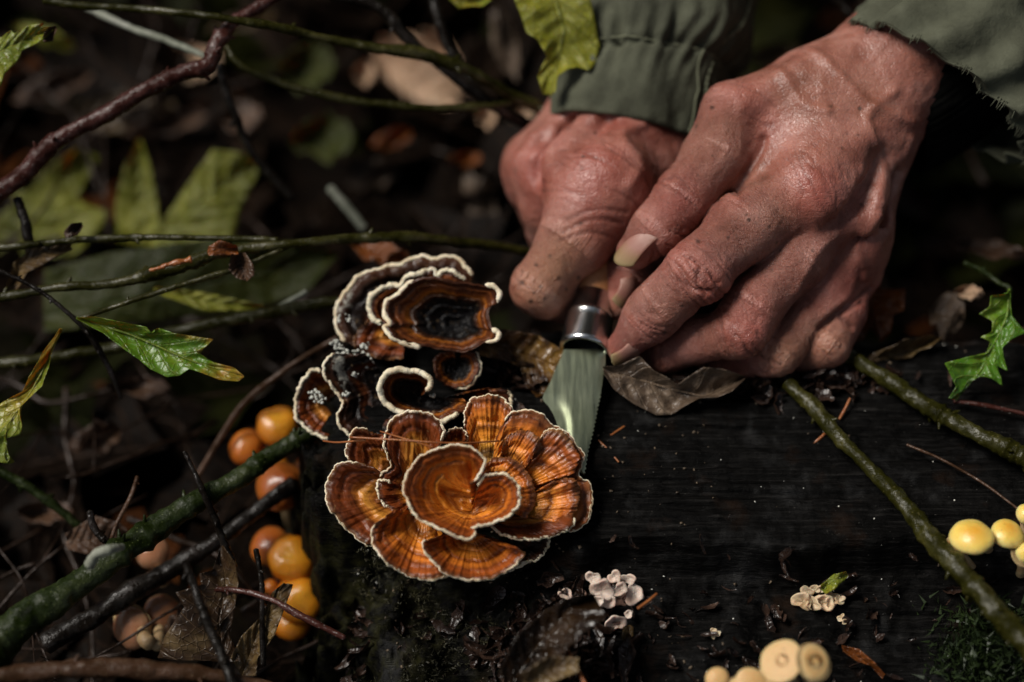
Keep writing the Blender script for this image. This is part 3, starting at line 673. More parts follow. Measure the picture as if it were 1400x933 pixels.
tendL = [[J(1210, 150, 1.0, 13), J(1168, 200, 1.9, 12), J(1130, 245, 2.3, 13)], [J(1222, 150, .6, 12), J(1198, 210, 1.3, 11), J(1166, 258, 1.9, 12)], [J(1226, 190, .2, 11), J(1208, 250, .8, 11), J(1182, 308, 1.2, 12)], [J(1212, 250, .2, 9), J(1190, 320, .5, 9), J(1172, 370, .8, 10)], [J(1200, 60, .6, 13), J(1090, 105, 1.3, 13), J(1010, 145, 1.7, 13)]]
groL = [[J(1208, 215, 1.85, 9), J(1172, 272, 2.25, 9), J(1140, 308, 2.5, 8)], [J(1222, 235, 1.0, 8), J(1196, 295, 1.35, 8), J(1160, 345, 1.8, 8)], [J(1050, 185, 2.6, 9), J(1025, 215, 2.6, 12), J(1000, 245, 2.7, 12)]]
vL = [[(1110, 75, 1), (1150, 120, 1), (1180, 150, 1), (1240, 170, 1)], [(1215, 130, 1), (1175, 170, 1), (1200, 230, 1), (1190, 280, 1)], [(1230, 200, 0), (1205, 260, 0), (1160, 330, 0), (1170, 380, 0)], [(1060, 100, 1), (1090, 150, 1), (1120, 160, 1)], [(1140, 320, 2), (1110, 350, 2), (1085, 400, 2)], [(1190, 300, 1), (1165, 345, 1), (1160, 400, 1), (1120, 430, 1)]]
redL = [(1112, 262, 2.6, 45, .9), (1020, 150, 2, 45, .5), (962, 376, 3, 45, .55), (1025, 455, 3, 50, .7), (855, 470, 2, 45, .5), (930, 280, 2, 45, .5), (870, 355, 2, 30, .5), (1165, 395, 1, 60, .5), (1060, 480, 2, 30, .4), (900, 470, 1, 40, .5), (1180, 300, 1, 50, .3)]
palL = [(1128, 470, 1.5, 36, .6), (1066, 485, 2, 24, .7), (985, 200, 2, 50, .25), (1060, 300, 2, 40, .25), (1130, 130, 1, 70, .2)]
creL = [([(1004, 262, 2.0), (1025, 232, 2.1), (1040, 205, 2.0), (1045, 188, 1.9)], .0011, .0016), ([(1165, 448, 1.4), (1150, 430, 1.6), (1180, 412, 1)], .0008, .0009), ([(1190, 395, .5), (1150, 420, 1.2), (1120, 450, 1.5)], .0009, .0012), ([(928, 366, 3), (943, 395, 3), (973, 400, 3)], .0006, .0008), ([(943, 352, 3), (963, 372, 3), (980, 388, 3)], .0006, .0008), ([(956, 366, 3), (950, 385, 3), (963, 405, 3)], .0006, .0007)]
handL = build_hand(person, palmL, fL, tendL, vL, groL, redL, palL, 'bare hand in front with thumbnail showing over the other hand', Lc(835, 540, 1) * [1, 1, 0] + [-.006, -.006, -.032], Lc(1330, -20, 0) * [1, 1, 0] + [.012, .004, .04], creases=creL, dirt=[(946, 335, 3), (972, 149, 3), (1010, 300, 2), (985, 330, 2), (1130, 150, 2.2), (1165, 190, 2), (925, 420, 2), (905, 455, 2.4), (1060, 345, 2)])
nail(handL, Lc(869, 325, 2.07), Lc(843, 356, 1.85) - Lc(884, 312, 2.1), Dn(-.60, .36, .68), rpx(40), rpx(86))
nail(handL, Lc(865, 487, 1.72), Lc(836, 503, .9) - Lc(872, 474, 1.3), Dn(.45, -.68, .58), rpx(34), rpx(58))

# ---- hand on the left of the picture (gripping the handle)
wR, fR_ = J(862, 120, -2.8, 66), J(900, -120, -4.5, 76)
ki, km, kr, kp = J(824, 258, .1, 50), J(770, 236, -1.2, 40), J(736, 228, -2.2, 34), J(724, 222, -3.0, 28)
palmR = [(fR_, wR), (wR, ki), (wR, km), (wR, kr), (J(830, 160, -3.4, 60), kp), (ki, km), (km, kr), (J(900, 180, -2.2, 56), J(900, 260, -1.6, 50)), (ki, J(890, 290, -1.4, 44)), (J(860, 180, -2.2, 60), J(850, 260, -1.6, 50))]
fR = [
    dict(j=[ki, J(786, 326, .5, 47), J(738, 389, .6, 34), J(768, 404, -.5, 32), J(800, 398, -1.8, 26)], dors=[Dn(-.3, .3, .9), Dn(-.3, .2, .9), Dn(-.6, -.2, .7), Dn(-.5, -.8, .2), Dn(0, -1, 0)], bumps=[(J(722, 400, .7, 22), J(742, 412, .4, 24)), (J(800, 262, .5, 34), J(838, 240, .6, 32))], k=.009, folds=[(0, .0004, .012, 1200), (2, .0002, .007, 1500)]),
    dict(j=[km, J(752, 285, -1.8, 34), J(755, 318, -2.6, 30), J(775, 345, -3.4, 28)], dors=[Dn(-.6, .2, .7)] * 4, k=.007),
    dict(j=[kr, J(730, 258, -2.9, 29), J(742, 290, -3.6, 27), J(765, 325, -4.2, 26)], dors=[Dn(-.7, .2, .6)] * 4, k=.006),
    dict(j=[J(905, 285, -1.5, 42), J(880, 345, -.7, 34), J(858, 380, -.1, 30), J(846, 412, .25, 25)], dors=[Dn(.75, .05, .6)] * 4, k=.004, folds=[(2, .0003, .006, 1700)]),
]
tendR = [[J(862, 165, -.9, 14), J(835, 210, .2, 13), J(822, 245, .95, 16)], [J(800, 165, -1.4, 12), J(775, 205, -.5, 12), J(760, 235, .1, 14)], [J(775, 165, -1.8, 10), J(740, 200, -1.2, 10), J(720, 220, -1.0, 11)]]
groR = [[J(830, 165, -.2, 8), J(800, 205, .6, 8), J(785, 240, .9, 9)], [J(790, 165, -1.0, 8), J(752, 200, -.6, 8), J(738, 240, -.3, 8)]]
vR = [[(880, 170, 0), (850, 190, 0), (870, 230, 0), (855, 260, 0)], [(760, 175, 0), (745, 200, 0), (728, 215, 0)]]
redR = [(822, 245, 1.5, 45, .7), (745, 250, 0, 40, .35), (715, 225, -1.5, 35, .35), (800, 310, 1, 50, .35), (838, 395, .5, 30, .6), (860, 180, 0, 50, .4)]
palR = [(745, 380, 1.2, 50, .45), (775, 355, 1.2, 40, .5), (730, 400, 1, 30, .4), (846, 425, .6, 22, .4)]
creR = [([(770, 318, 1.3), (810, 300, 1.6), (850, 305, 1.2)], .0007, .0005), ([(775, 300, 1.4), (815, 286, 1.8), (855, 290, 1.2)], .0007, .0004), ([(764, 330, 1.3), (805, 318, 1.6), (840, 325, 1.2)], .0006, .0004)]
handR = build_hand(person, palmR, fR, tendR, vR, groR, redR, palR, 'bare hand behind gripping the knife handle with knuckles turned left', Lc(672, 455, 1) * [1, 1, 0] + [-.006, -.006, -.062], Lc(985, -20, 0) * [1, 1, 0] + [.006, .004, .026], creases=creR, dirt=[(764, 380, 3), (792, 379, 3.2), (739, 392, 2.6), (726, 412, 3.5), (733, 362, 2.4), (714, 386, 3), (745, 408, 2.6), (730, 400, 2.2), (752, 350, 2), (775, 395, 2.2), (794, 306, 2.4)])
nail(handR, Lc(862, 402, .95), Lc(852, 420, .7) - Lc(866, 388, .8), Dn(.72, .02, .66), rpx(34), rpx(46))

# ---- sleeves
def sleeve(label, rings, seed, folds, stitches=(), thick=.0016, mat='cloth', nm='sleeve', ns=150, nl=120):
    """rings: (left px,py, right px,py, d, depth radius px); first ring is the opening"""
    cs, a1, a2 = [], [], []
    for (x0, y0, x1, y1, d, dr) in rings:
        A, B = Lc(x0, y0, d), Lc(x1, y1, d); cs.append((A + B) / 2); a1.append((B - A) / 2); a2.append(rpx(dr, d))
    par = np.hstack([np.array(cs), np.array(a1), np.array(a2)[:, None]]); par = cr(par, nl)
    C, A1, R2 = par[:, :3], par[:, 3:6], par[:, 6]
    T = np.gradient(C, axis=0); T /= np.linalg.norm(T, axis=1)[:, None]
    A2 = np.cross(A1, T); A2 /= np.linalg.norm(A2, axis=1)[:, None]; A2 *= np.sign(A2[:, 2:3] + 1e-9)
    th = np.linspace(0, 2 * np.pi, ns, endpoint=False)
    dirs = A1[:, None] * np.cos(th)[None, :, None] + (A2 * R2[:, None])[:, None] * np.sin(th)[None, :, None]
    V = C[:, None] + dirs; un = dirs / np.linalg.norm(dirs, axis=2)[..., None]
    s = np.r_[0, np.cumsum(np.linalg.norm(np.diff(C, axis=0), axis=1))]
    disp = folds(s[:, None] * np.ones((1, ns)), th[None] * np.ones((nl, 1)), V.reshape(-1, 3))
    V = V + un * disp[..., None]
    inn = V - un * thick
    allV = np.concatenate([inn[::-1], V], 0); Vw = W(allV.reshape(-1, 3)); F = grid_faces(2 * nl, ns, True)[:, ::-1]
    o = mk(nm, Vw, F, M[mat], person); o['label'] = label
    for (path, r) in stitches:      # path of (length index, angle)
        pts = []
        for (ls, a) in path:
            i = int(np.clip(np.searchsorted(s, ls), 0, nl - 1)); j = int(round((a % (2 * np.pi)) / (2 * np.pi) * ns)) % ns
            pts.append(V[i, j] + un[i, j] * r * .4)
        C2 = cr(np.array(pts), 90)
        Vt, Ft = tube_geo(W(C2), np.full(90, r) * (1 + .35 * np.sin(np.arange(90) * 1.6)), 8)
        mk('seam', Vt, Ft, M['stitch'], o)
    o_hem = V[0].copy(); HEM.append(o_hem)
    return o
HEM = []
def folds1(s, th, V):
    n = fbm(V, 45, 3, 7).reshape(s.shape); n2 = fbm(V * np.array([1, .35, 1]), 120, 3, 9).reshape(s.shape)
    line = .0225 + .0015 * np.sin(th * 2)
    seam = np.exp(-((s - line) / .0012) ** 2) * -.0016
    gather = np.where(s > line, 1, .45) * np.exp(-((s - line) / .010) ** 2) * (.0013 * np.sin(th * 34 + 3 * n) + .0010 * np.sin(th * 21 + 1))
    puff = .0045 * (1 - np.exp(-np.clip(s - line, 0, 1) / .012))
    hem = .0007 * np.exp(-((s - .001) / .0022) ** 2)
    return seam + gather + puff + hem + .0022 * n + .0007 * n2
sleeve('olive sleeve with gathered stitched cuff on the far hand', [(744, 168, 965, 208, -2.5, 112), (750, 135, 985, 170, -2.6, 118), (772, 60, 1010, 85, -3.0, 120), (800, -10, 1012, 10, -3.6, 118), (830, -120, 1060, -90, -5.0, 118), (870, -330, 1130, -300, -8, 115)], 1, folds1,
       stitches=[([(.0225, a) for a in np.linspace(.15, 3.0, 14)], .00035), ([(.001 + .0026 * k, .78 + .03 * k) for k in range(9)], .0004), ([(.0 + .004 * k, .55 + .25 * math.sin(k * .35)) for k in range(12)], .0006)])
def folds2(s, th, V):
    n = fbm(V, 40, 3, 17).reshape(s.shape)
    ridge = .0020 * np.sin(th * 13 + 2.2 * n + s * 60) * np.exp(-s / .06)
    return ridge + .0030 * n + .0006 * fbm(V, 200, 3, 18).reshape(s.shape)
sleeve('dark olive sleeve with a ragged hem on the near hand', [(1166, 42, 1392, 214, .4, 100), (1190, 10, 1455, 200, .2, 106), (1290, -110, 1560, 80, -.9, 118), (1420, -300, 1720, -90, -2.0, 130)], 2, folds2)
shadeL = [(1196, 40, 1262, 238, -1.0, 92), (1215, 15, 1300, 220, -1.0, 96), (1260, -40, 1380, 160, -1.2, 98), (1360, -160, 1500, 60, -1.6, 98)]
sleeve('added black cuff filling the shaded gap between near wrist and sleeve', shadeL, 3, lambda s, th, V: .0006 * np.sin(th * 60) + .0015 * fbm(V, 50, 2, 4).reshape(s.shape), mat='cuff_shade', nm='shade_cuff')  # added tube, stands in for the dark shade round the near wrist
hem = HEM[1]; rs = np.random.RandomState(5); fr = []
for k in range(80):
    i = rs.randint(0, 78); p = hem[i] + (hem[(i + 1) % 150] - hem[i]) * rs.rand()
    q = p + np.array([-rs.uniform(.0002, .0018), -rs.uniform(.0004, .0022), rs.uniform(-.0006, .0006)]); fr.append(tube_geo(W(np.linspace(p + [.0006, .0008, 0], q, 3)), np.array([.00018, .00014, .00006]), 4))
V, F = join(fr); o = mk('hem_fringe', V, F, M['cloth'], person); o['kind'] = 'stuff'

# ------------------------------------------------------------------ knife
M['steel'] = NT("blade_steel"); s = M['steel']; n = s.noise(1, 4, .6, vec=s.mapv((600, 60, 60)))
s.bump(n, .0001, .3); M['steel'] = s.done(s.mix(s.mr(s.noise(50, 4), .4, .7), (.34, .38, .24), (.48, .52, .36)), s.mr(n, .3, .7, .26, .42), .5, Metallic=1.0)  # green reflection of the canopy is tinted into the steel colour
M['chrome'] = NT("polished_ring").done((.78, .79, .78), .2, .5, Metallic=1.0)
M['handle'] = m_simple("beech_handle", (.36, .15, .055), (.48, .22, .09), 160, .4)
knife = thing('mushroom_knife', 'folding knife with curved serrated blade, polished steel ring and wooden handle between the hands', 'knife', P(800, 478, .6))
kd = lambda py: .75 + (py - 450) * .0112
left = [(771, 478), (765, 494), (759, 506), (752, 524), (742, 544), (750, 556), (757, 568), (762, 582), (765, 600), (772, 622), (786, 640), (799, 650)]
right = [(828, 478), (827, 500), (824, 520), (821, 540), (817, 558), (813, 580), (808, 602), (804, 618), (799, 650)]
Lb, Rb = even(cr([p + (0,) for p in left], 80), 120), even(cr([p + (0,) for p in right], 80), 120)
for i in range(120):
    pass
nc = 12; Vt, Vb = [], []
for i in range(120):
    for j in range(nc):
        f = j / (nc - 1); p = Lb[i] * (1 - f) + Rb[i] * f; p = p + (np.array([(1.0 if (i % 4) < 2 else -.6), 0, 0]) if (i > 40 and j == nc - 1) else 0); v = Lc(p[0], p[1], kd(p[1])); th_ = .0009 * (1 - f) ** .6 * 1.0 + .00012
        th_ *= 1 - .55 * np.clip((.34 - f) / .06, 0, 1) * np.clip((i - 40) / 16, 0, 1)
        a = v.copy(); a[2] += th_; b = v.copy(); b[2] -= th_; Vt.append(a); Vb.append(b)
F = np.vstack([grid_faces(120, nc)[:, ::-1], grid_faces(120, nc, False, 120 * nc)])
o = mk('blade', W(np.array(Vt + Vb)), F, M['steel'], knife)
ax0, ax1 = Lc(799, 478, 1.05), Lc(812, 405, .15); ax2 = Lc(850, 250, -2.2)
def lathe(name, a, b, prof, mat, parent, ns=48, sq=1.0):
    u = b - a; L = np.linalg.norm(u); u /= L; n = np.cross(u, [0, 0, 1.0]); n /= np.linalg.norm(n); w = np.cross(u, n)
    th = np.linspace(0, 2 * np.pi, ns, endpoint=False)
    V = np.array([a + u * t * L + r * (n * math.cos(q) + w * math.sin(q) * sq) for t, r in prof for q in th])
    return mk(name, W(V), grid_faces(len(prof), ns, True), mat, parent)
r0 = rpx(33)
lathe('ring', ax0, ax1, [(.06, r0 * .80), (.0, r0 * .84), (-.02, r0 * .95), (.02, r0 * 1.03), (.08, r0 * 1.02), (.14, r0 * .97), (.45, r0 * .98), (.52, r0 * .94), (.56, r0 * .97), (.62, r0 * .97), (.64, r0 * .88), (.98, r0 * .84), (1.0, r0 * .78), (1.0, r0 * .5)], M['chrome'], knife)
lathe('collar', ax0, ax1, [(.30, r0 * .01), (.30, r0 * .82), (.02, r0 * .80)], m_simple("dark_metal", (.02, .02, .02), (.04, .04, .04), 200, .35, Metallic=1.0), knife)
lathe('handle', Lc(811, 410, .2), ax2, [(0, r0 * .2), (0, r0 * .80), (.3, r0 * .92), (.7, r0 * 1.05), (.95, r0 * .95), (1.0, r0 * .5), (1.0, 0.00001)], M['handle'], knife)

# ------------------------------------------------------------------ branches and twigs
M['br_red'] = m_bark("wet_red_bark", (.012, .004, .003), (.045, .014, .010), (.09, .03, .022), (.3, .3, .28), .35, .26)
M['br_olive'] = m_bark("olive_bark", (.007, .007, .001), (.022, .021, .003), (.060, .052, .010), (.2, .17, .06), .22, .30)
M['br_green'] = m_bark("mossy_green_bark", (.003, .005, .001), (.011, .018, .002), (.034, .044, .007), (.12, .14, .05), .35, .42)
M['br_dark'] = m_bark("black_twig_bark", (.003, .002, .002), (.008, .006, .004), (.02, .012, .009), (.1, .09, .08), .15, .3)
M['br_twig'] = m_bark('dark_twig_bark', (.006, .003, .002), (.016, .008, .004), (.045, .022, .012), (.1, .08, .05), .2, .4)
M['br_pale'] = m_bark("pale_dead_twig", (.12, .13, .10), (.22, .23, .18), (.3, .3, .25), (.4, .4, .36), .2, .5)
M['br_brown'] = m_bark("brown_twig_bark", (.02, .010, .005), (.05, .024, .012), (.11, .055, .03), (.2, .16, .1), .3, .35)
M['needle'] = m_simple("orange_needle", (.18, .05, .012), (.32, .11, .03), 200, .35)
def branch(name, label, cat, mat, pts, r, d=None, group=None, nubs=0, seed=1, n=90, ns=14, rough=.14, wav=.0):
    P3 = np.array([(*Lc(p[0], p[1], p[2] if len(p) > 2 else d), rpx(p[3] if len(p) > 3 else r, p[2] if len(p) > 2 else d)) for p in pts])
    Q = cr(P3, n); C = W(Q[:, :3]); R = Q[:, 3]
    rs = np.random.RandomState(seed)
    C = C + np.stack([vnoise(C, 70, seed + k) for k in range(3)], 1) * R[:, None] * .35
    R = R * (1 + .10 * fbm(C, 120, 2, seed))
    kn = rs.randint(3, n - 3, nubs)
    for k in kn: R += R[k] * .12 * np.exp(-((np.arange(n) - k) / 1.2) ** 2)
    parts = [tube_geo(C, R, ns, rough, seed, 500)]
    T, N, B = frames(C)
    for k in kn:
        a = rs.rand() * 6.28; dv = N[k] * math.cos(a) + B[k] * math.sin(a) + T[k] * .5
        parts.append(tube_geo(np.linspace(C[k], C[k] + dv * (R[k] + min(R[k], .0012) * rs.uniform(.5, 1.2)), 5), min(R[k], .0016) * np.array([.7, .6, .5, .4, .2]), 7, .2, seed + k, 800))
    V, F = join(parts); o = mk(name, V, F, M[mat]); return tag(o, label, cat, group)
GB = 'branches crossing the undergrowth'
branch('branch', 'wet dark red branch with a sharp kink crossing the top left corner', 'branch', 'br_red', [(-30, 285, .8, 13), (20, 240, .9, 13), (75, 196, 1, 12), (130, 162, 1, 11), (195, 125, 1, 11), (245, 100, 1, 11), (282, 88, 1, 12), (293, 60, .9, 11), (318, 30, .7, 9), (355, 8, .5, 8), (410, -30, .2, 8)], 10, group=GB, nubs=12, seed=3, n=150, ns=18)
branch('branch', 'long olive branch crossing over the red one along the top edge', 'branch', 'br_olive', [(60, 0, .4, 5), (110, 8, .5, 5), (200, 13, .8, 5), (300, 24, 1.2, 5), (370, 34, 1, 6), (440, 52, .4, 6), (520, 68, 0, 7), (580, 76, -.4, 9), (640, 98, -1, 8), (700, 130, -2, 8), (760, 165, -3, 7)], 6, group=GB, nubs=7, seed=4, n=140)
branch('branch', 'pale grey bare stick running out from behind the red branch', 'branch', 'br_pale', [(120, 10, -2.5), (175, 36, -2), (230, 57, -1.5), (285, 80, -1)], 4.5, group=GB, seed=5)
branch('branch', 'thin olive branch sagging below the pale blurred leaf', 'branch', 'br_olive', [(308, 60, -.5, 4), (330, 90, -.5, 5), (400, 118, -.8, 5), (470, 134, -1, 6), (560, 146, -1.2, 5), (640, 146, -1.5, 5), (700, 140, -2, 4)], 5, group=GB, nubs=2, seed=6)
branch('branch', 'black twisting stem under the top edge between two leaves', 'branch', 'br_dark', [(450, -10, -1), (520, 12, -1), (555, 50, -1.2), (600, 88, -1.6), (670, 140, -2.2), (720, 170, -3)], 8, group=GB, nubs=5, seed=7)
branch('branch', 'black stem forking behind the leaf left of the sleeve', 'branch', 'br_dark', [(590, -10, -3), (610, 60, -3), (650, 120, -3), (700, 160, -3.5), (745, 175, -4)], 7, group=GB, nubs=2, seed=8)
branch('branch', 'straight upper pale green twig reaching the left edge', 'branch', 'br_olive', [(-15, 341, 1, 6), (60, 333, 1.2, 5), (130, 326, 1.2, 5), (250, 325, 1.3, 4), (380, 328, 1.4, 4)], 5, group=GB, nubs=5, seed=9, n=110)
branch('branch', 'green branch with a torn orange bark wound in the left middle', 'branch', 'br_olive', [(-15, 408, 1.6, 6), (80, 394, 1.6, 6), (170, 384, 1.6, 7), (205, 374, 1.6, 10), (260, 360, 1.6, 10), (300, 346, 1.5, 8), (400, 333, 1.4, 6), (480, 326, 1, 7), (560, 325, .4, 7), (640, 332, -.6, 7), (735, 348, -1.6, 6)], 7, group=GB, nubs=12, seed=10, n=160)
o = branch('bark_scar', 'torn orange strip of bark on the green branch', 'bark', 'needle', [(205, 371, 2.1, 3), (235, 362, 2.2, 4), (262, 355, 2.1, 4)], 4, seed=77, rough=.5)
branch('branch', 'thin twig from the leaf joint rising to the scarred branch', 'branch', 'br_olive', [(105, 438, 1.9, 3), (200, 405, 1.9, 4), (290, 379, 1.8, 4), (340, 360, 1.6, 3), (395, 338, 1.4, 3)], 4, group=GB, nubs=6, seed=11)
branch('branch', 'dim olive branch running behind the green leaf to the black fungus', 'branch', 'br_olive', [(-15, 500, -.6, 8), (80, 490, -.5, 8), (160, 474, -.5, 8), (250, 452, -.4, 8), (350, 431, -.3, 8), (480, 408, -.3, 7)], 8, group=GB, nubs=6, seed=12)
branch('branch', 'thick mossy green branch rising from the lower left corner', 'branch', 'br_green', [(-60, 935, 6.2, 27), (0, 882, 5.4, 25), (60, 832, 4.8, 22), (150, 770, 3.8, 19), (240, 706, 2.8, 16), (330, 650, 1.8, 13), (380, 618, 1.2, 12), (430, 588, .8, 11)], 22, group=GB, nubs=9, seed=13, n=170, ns=28, rough=.10)
branch('branch', 'blackened thick branch lying in shade under the mossy one', 'branch', 'br_dark', [(60, 885, 2.2, 15), (160, 822, 1.6, 15), (260, 765, 1, 12), (340, 708, .4, 9), (400, 660, 0, 12)], 22, group=GB, seed=14, ns=22)
branch('branch', 'olive branch crossing the log down to the lower right corner', 'branch', 'br_olive', [(1078, 520, 1.4, 10), (1120, 565, 2, 11), (1170, 622, 3, 10), (1220, 672, 3.8, 11), (1262, 722, 4.6, 13), (1300, 768, 5.2, 15), (1345, 815, 6, 15), (1390, 868, 6.8, 16), (1440, 930, 7.6, 16)], 15, group=GB, nubs=16, seed=15, n=170, ns=24, rough=.16)
branch('branch', 'green olive branch leaving the little finger for the right edge', 'branch', 'br_olive', [(1150, 482, .6, 10), (1200, 512, 1.2, 11), (1260, 550, 1.9, 12), (1320, 586, 2.5, 12), (1370, 610, 3, 12), (1430, 640, 3.5, 13)], 13, group=GB, nubs=12, seed=16, n=140, ns=24, rough=.16)
branch('branch', 'thin black twig crossing the green leaf joint on the left', 'branch', 'br_dark', [(-5, 368, 2.2, 3), (50, 395, 2.2, 3), (95, 430, 2.1, 3.5), (125, 462, 1.8, 4), (150, 505, 1.4, 4), (165, 545, 1, 3)], 3, group=GB, nubs=5, seed=17)
branch('branch', 'dark green twig slanting in at the left edge above the mossy branch', 'branch', 'br_green', [(-10, 640, 1), (40, 668, .8), (80, 698, .5), (120, 730, .2)], 6, group=GB, nubs=2, seed=18)
branch('branch', 'blurred brown branch lying along the bottom left edge', 'branch', 'br_brown', [(-20, 930, 6.6, 12), (80, 916, 6.3, 12), (160, 912, 6, 13), (260, 916, 5.8, 11), (330, 930, 5.6, 8), (400, 950, 5.4, 8)], 12, group=GB, nubs=4, seed=19)
branch('twig', 'glossy red brown twig passing in front of the lowest orange mushroom', 'twig', 'br_red', [(262, 803, 2.4, 3), (320, 808, 2.8, 4), (370, 820, 3.2, 4), (410, 842, 3.4, 5), (470, 873, 3.6, 4)], 4, nubs=4, seed=20)
branch('twig', 'black forked twig standing behind the mossy branch', 'twig', 'br_dark', [(252, 618, 2.8, 3), (265, 645, 2.8, 4), (285, 690, 2.8, 5), (300, 725, 2.6, 5), (318, 775, 2.2, 6)], 4, nubs=5, seed=21)
branch('twig', 'reddish bare twig leaning over the brown leaf on the left', 'twig', 'br_brown', [(187, 652, 2), (178, 680, 2), (160, 715, 2), (150, 742, 2)], 3.0, nubs=1, seed=22)
branch('twig', 'knobbly black twig beside the curled bud of the mossy branch', 'twig', 'br_dark', [(122, 700, 3.2), (128, 722, 3.2), (142, 738, 3.2), (158, 748, 3.2)], 5, nubs=4, seed=23)
branch('twig', 'long blurred black twig running down to the bottom edge', 'twig', 'br_dark', [(255, 770, 5.4, 6), (275, 830, 5.6, 7), (300, 890, 5.8, 7), (320, 945, 6, 8)], 7, nubs=3, seed=24)
branch('twig', 'dark stalk standing right of the upright pale leaf', 'twig', 'br_dark', [(350, 752, 3), (357, 800, 3), (358, 850, 3), (360, 910, 3)], 4, nubs=3, seed=25)
branch('twig', 'pale out of focus stick in the dark behind the black fungus', 'twig', 'br_pale', [(452, 255, -5), (475, 285, -5), (498, 312, -5)], 6, seed=26)
branch('twig', 'thin brown root leading from the left gloom to the fungus', 'twig', 'br_brown', [(270, 650, -1), (310, 585, -.8), (340, 545, -.6), (400, 500, -.4), (462, 462, -.2)], 4, seed=27)
branch('twig', 'thin brown twig lying on the log near the right edge', 'twig', 'br_brown', [(1240, 608, dz(0, 608, .003)), (1290, 630, dz(0, 630, .004)), (1345, 662, dz(0, 662, .005)), (1395, 698, dz(0, 698, .008))], 1.8, seed=28)
branch('twig', 'red twig under the green lobed leaf at the right edge', 'twig', 'br_red', [(1305, 549, 1.6), (1350, 555, 1.8), (1410, 568, 2)], 3, seed=29)
branch('twig', 'dark curved twig against the gold leaves between the sleeves', 'twig', 'br_dark', [(1135, -10, -5), (1150, 5, -5), (1165, 25, -5), (1172, 45, -5)], 6, seed=30)
branch('twig', 'yellow green twig end curling above the right hand leaf', 'twig', 'br_green', [(1318, 360, 0, 3), (1345, 372, .2, 4), (1368, 388, .4, 4), (1380, 396, .5, 4), (1378, 430, .8, 2)], 3, nubs=2, seed=31)
branch('twig', 'pale straw stub by the dim olive branch', 'twig', 'br_pale', [(376, 424, -.6), (396, 412, -.5), (418, 400, -.4)], 4, seed=32)
branch('twig', 'slim dark upright twig between the two big blurred leaves', 'twig', 'br_dark', [(25, 270, .6, 6), (35, 300, .6, 7), (42, 340, .5, 7), (40, 360, .4, 6)], 6, seed=33)
branch('twig', 'dark thin stem dropping behind the red branch kink', 'twig', 'br_dark', [(300, 90, -1.5, 6), (318, 150, -2, 6), (345, 210, -2.6, 6), (400, 270, -3, 6)], 6, seed=34, nubs=3)
branch('pale_bud', 'curled cream bud clinging to the thick mossy branch', 'bud', 'br_pale', [(122, 772, 5.6, 8), (132, 758, 5.9, 7), (150, 752, 5.9, 7), (168, 748, 5.4, 5)], 7, seed=35)
GN = 'fallen conifer needles'
def needle(label, pts, r=1.4, name='pine_needle'):
    branch(name, label, 'needle', 'needle', pts, r, group=GN, seed=len(label), n=30, ns=6, rough=.05)
needle('long red needle lying across the orange fungus', [(478, 598, 4.1), (540, 601, 4.6), (620, 606, 4.7), (682, 603, 4.1)])
needle('short needle touching the left rim of the orange fungus', [(442, 603, 3.2), (462, 605, 3.6), (500, 602, 4.2)])
needle('needle crossing the long one over the small rear lobe', [(520, 590, 3.9), (560, 602, 4.6), (592, 612, 4.7)], 1.2)
needle('orange needle standing off the log left of the olive branch', [(1162, 545, 1.6), (1155, 560, 1.7), (1148, 573, 1.8)], 2.0)
needle('lower tip of orange needles beside the olive branch', [(1132, 588, 1.9), (1122, 598, 2.0), (1112, 606, 2.0)], 2.2)
needle('needle right of the blade edge lying on the black log', [(818, 602, 2.0), (832, 616, 2.2), (846, 632, 2.5)], 1.4)
needle('brown needle by the curled dead leaf', [(812, 612, 2.0), (840, 592, 1.8), (868, 574, 1.5)], 1.6)
needle('orange needle in the wet debris at the bottom', [(768, 878, 5.9), (785, 905, 6.4), (802, 940, 6.9)], 2.6)
needle('orange needle under the ruffled pale fungus', [(898, 812, 5.0), (886, 822, 5.2), (872, 832, 5.4)], 2.0)

# ------------------------------------------------------------------ leaves
M['lf_green'] = m_leaf("green_leaf", [(.3, (.03, .075, .004)), (.55, (.07, .15, .008)), (.75, (.17, .20, .012))], .32, .15, (.16, .2, .03), 50, (.30, .15, .015))
M['lf_yellow'] = m_leaf("yellowing_leaf", [(.3, (.06, .10, .008)), (.52, (.16, .18, .015)), (.72, (.30, .22, .015))], .35, .15, (.2, .2, .03), 60, (.08, .11, .01))
M['lf_olive'] = m_leaf("olive_leaf", [(.3, (.05, .056, .004)), (.55, (.15, .15, .008)), (.75, (.26, .24, .014))], .55, .1, (.11, .13, .02), 18)
M['lf_dim'] = m_leaf("dim_green_leaf", [(.3, (.012, .015, .002)), (.55, (.024, .028, .003)), (.75, (.045, .046, .006))], .5, .05, (.03, .04, .01), 30)
M['lf_brown'] = m_leaf("dead_brown_leaf", [(.3, (.018, .008, .004)), (.5, (.05, .024, .012)), (.75, (.12, .065, .035))], .42, 0, (.13, .075, .045), 80)
M['lf_grey'] = m_leaf("skeletal_grey_leaf", [(.3, (.022, .013, .008)), (.5, (.075, .05, .033)), (.75, (.24, .175, .12))], .4, 0, (.20, .14, .09), 130)
M['lf_orange'] = m_leaf("orange_oak_leaf", [(.3, (.09, .025, .005)), (.55, (.17, .05, .010)), (.75, (.22, .08, .015))], .28, .05, (.12, .04, .01), 40)
M['lf_wet'] = m_leaf('wet_black_leaf', [(.3, (.004, .002, .001)), (.55, (.014, .007, .003)), (.75, (.045, .025, .012))], .2, 0, (.04, .022, .01), 70)
M['lf_rot'] = m_leaf('rotten_leaf', [(.3, (.012, .005, .002)), (.5, (.06, .026, .007)), (.68, (.22, .12, .025)), (.8, (.34, .24, .09))], .28, 0, (.12, .06, .02), 110)
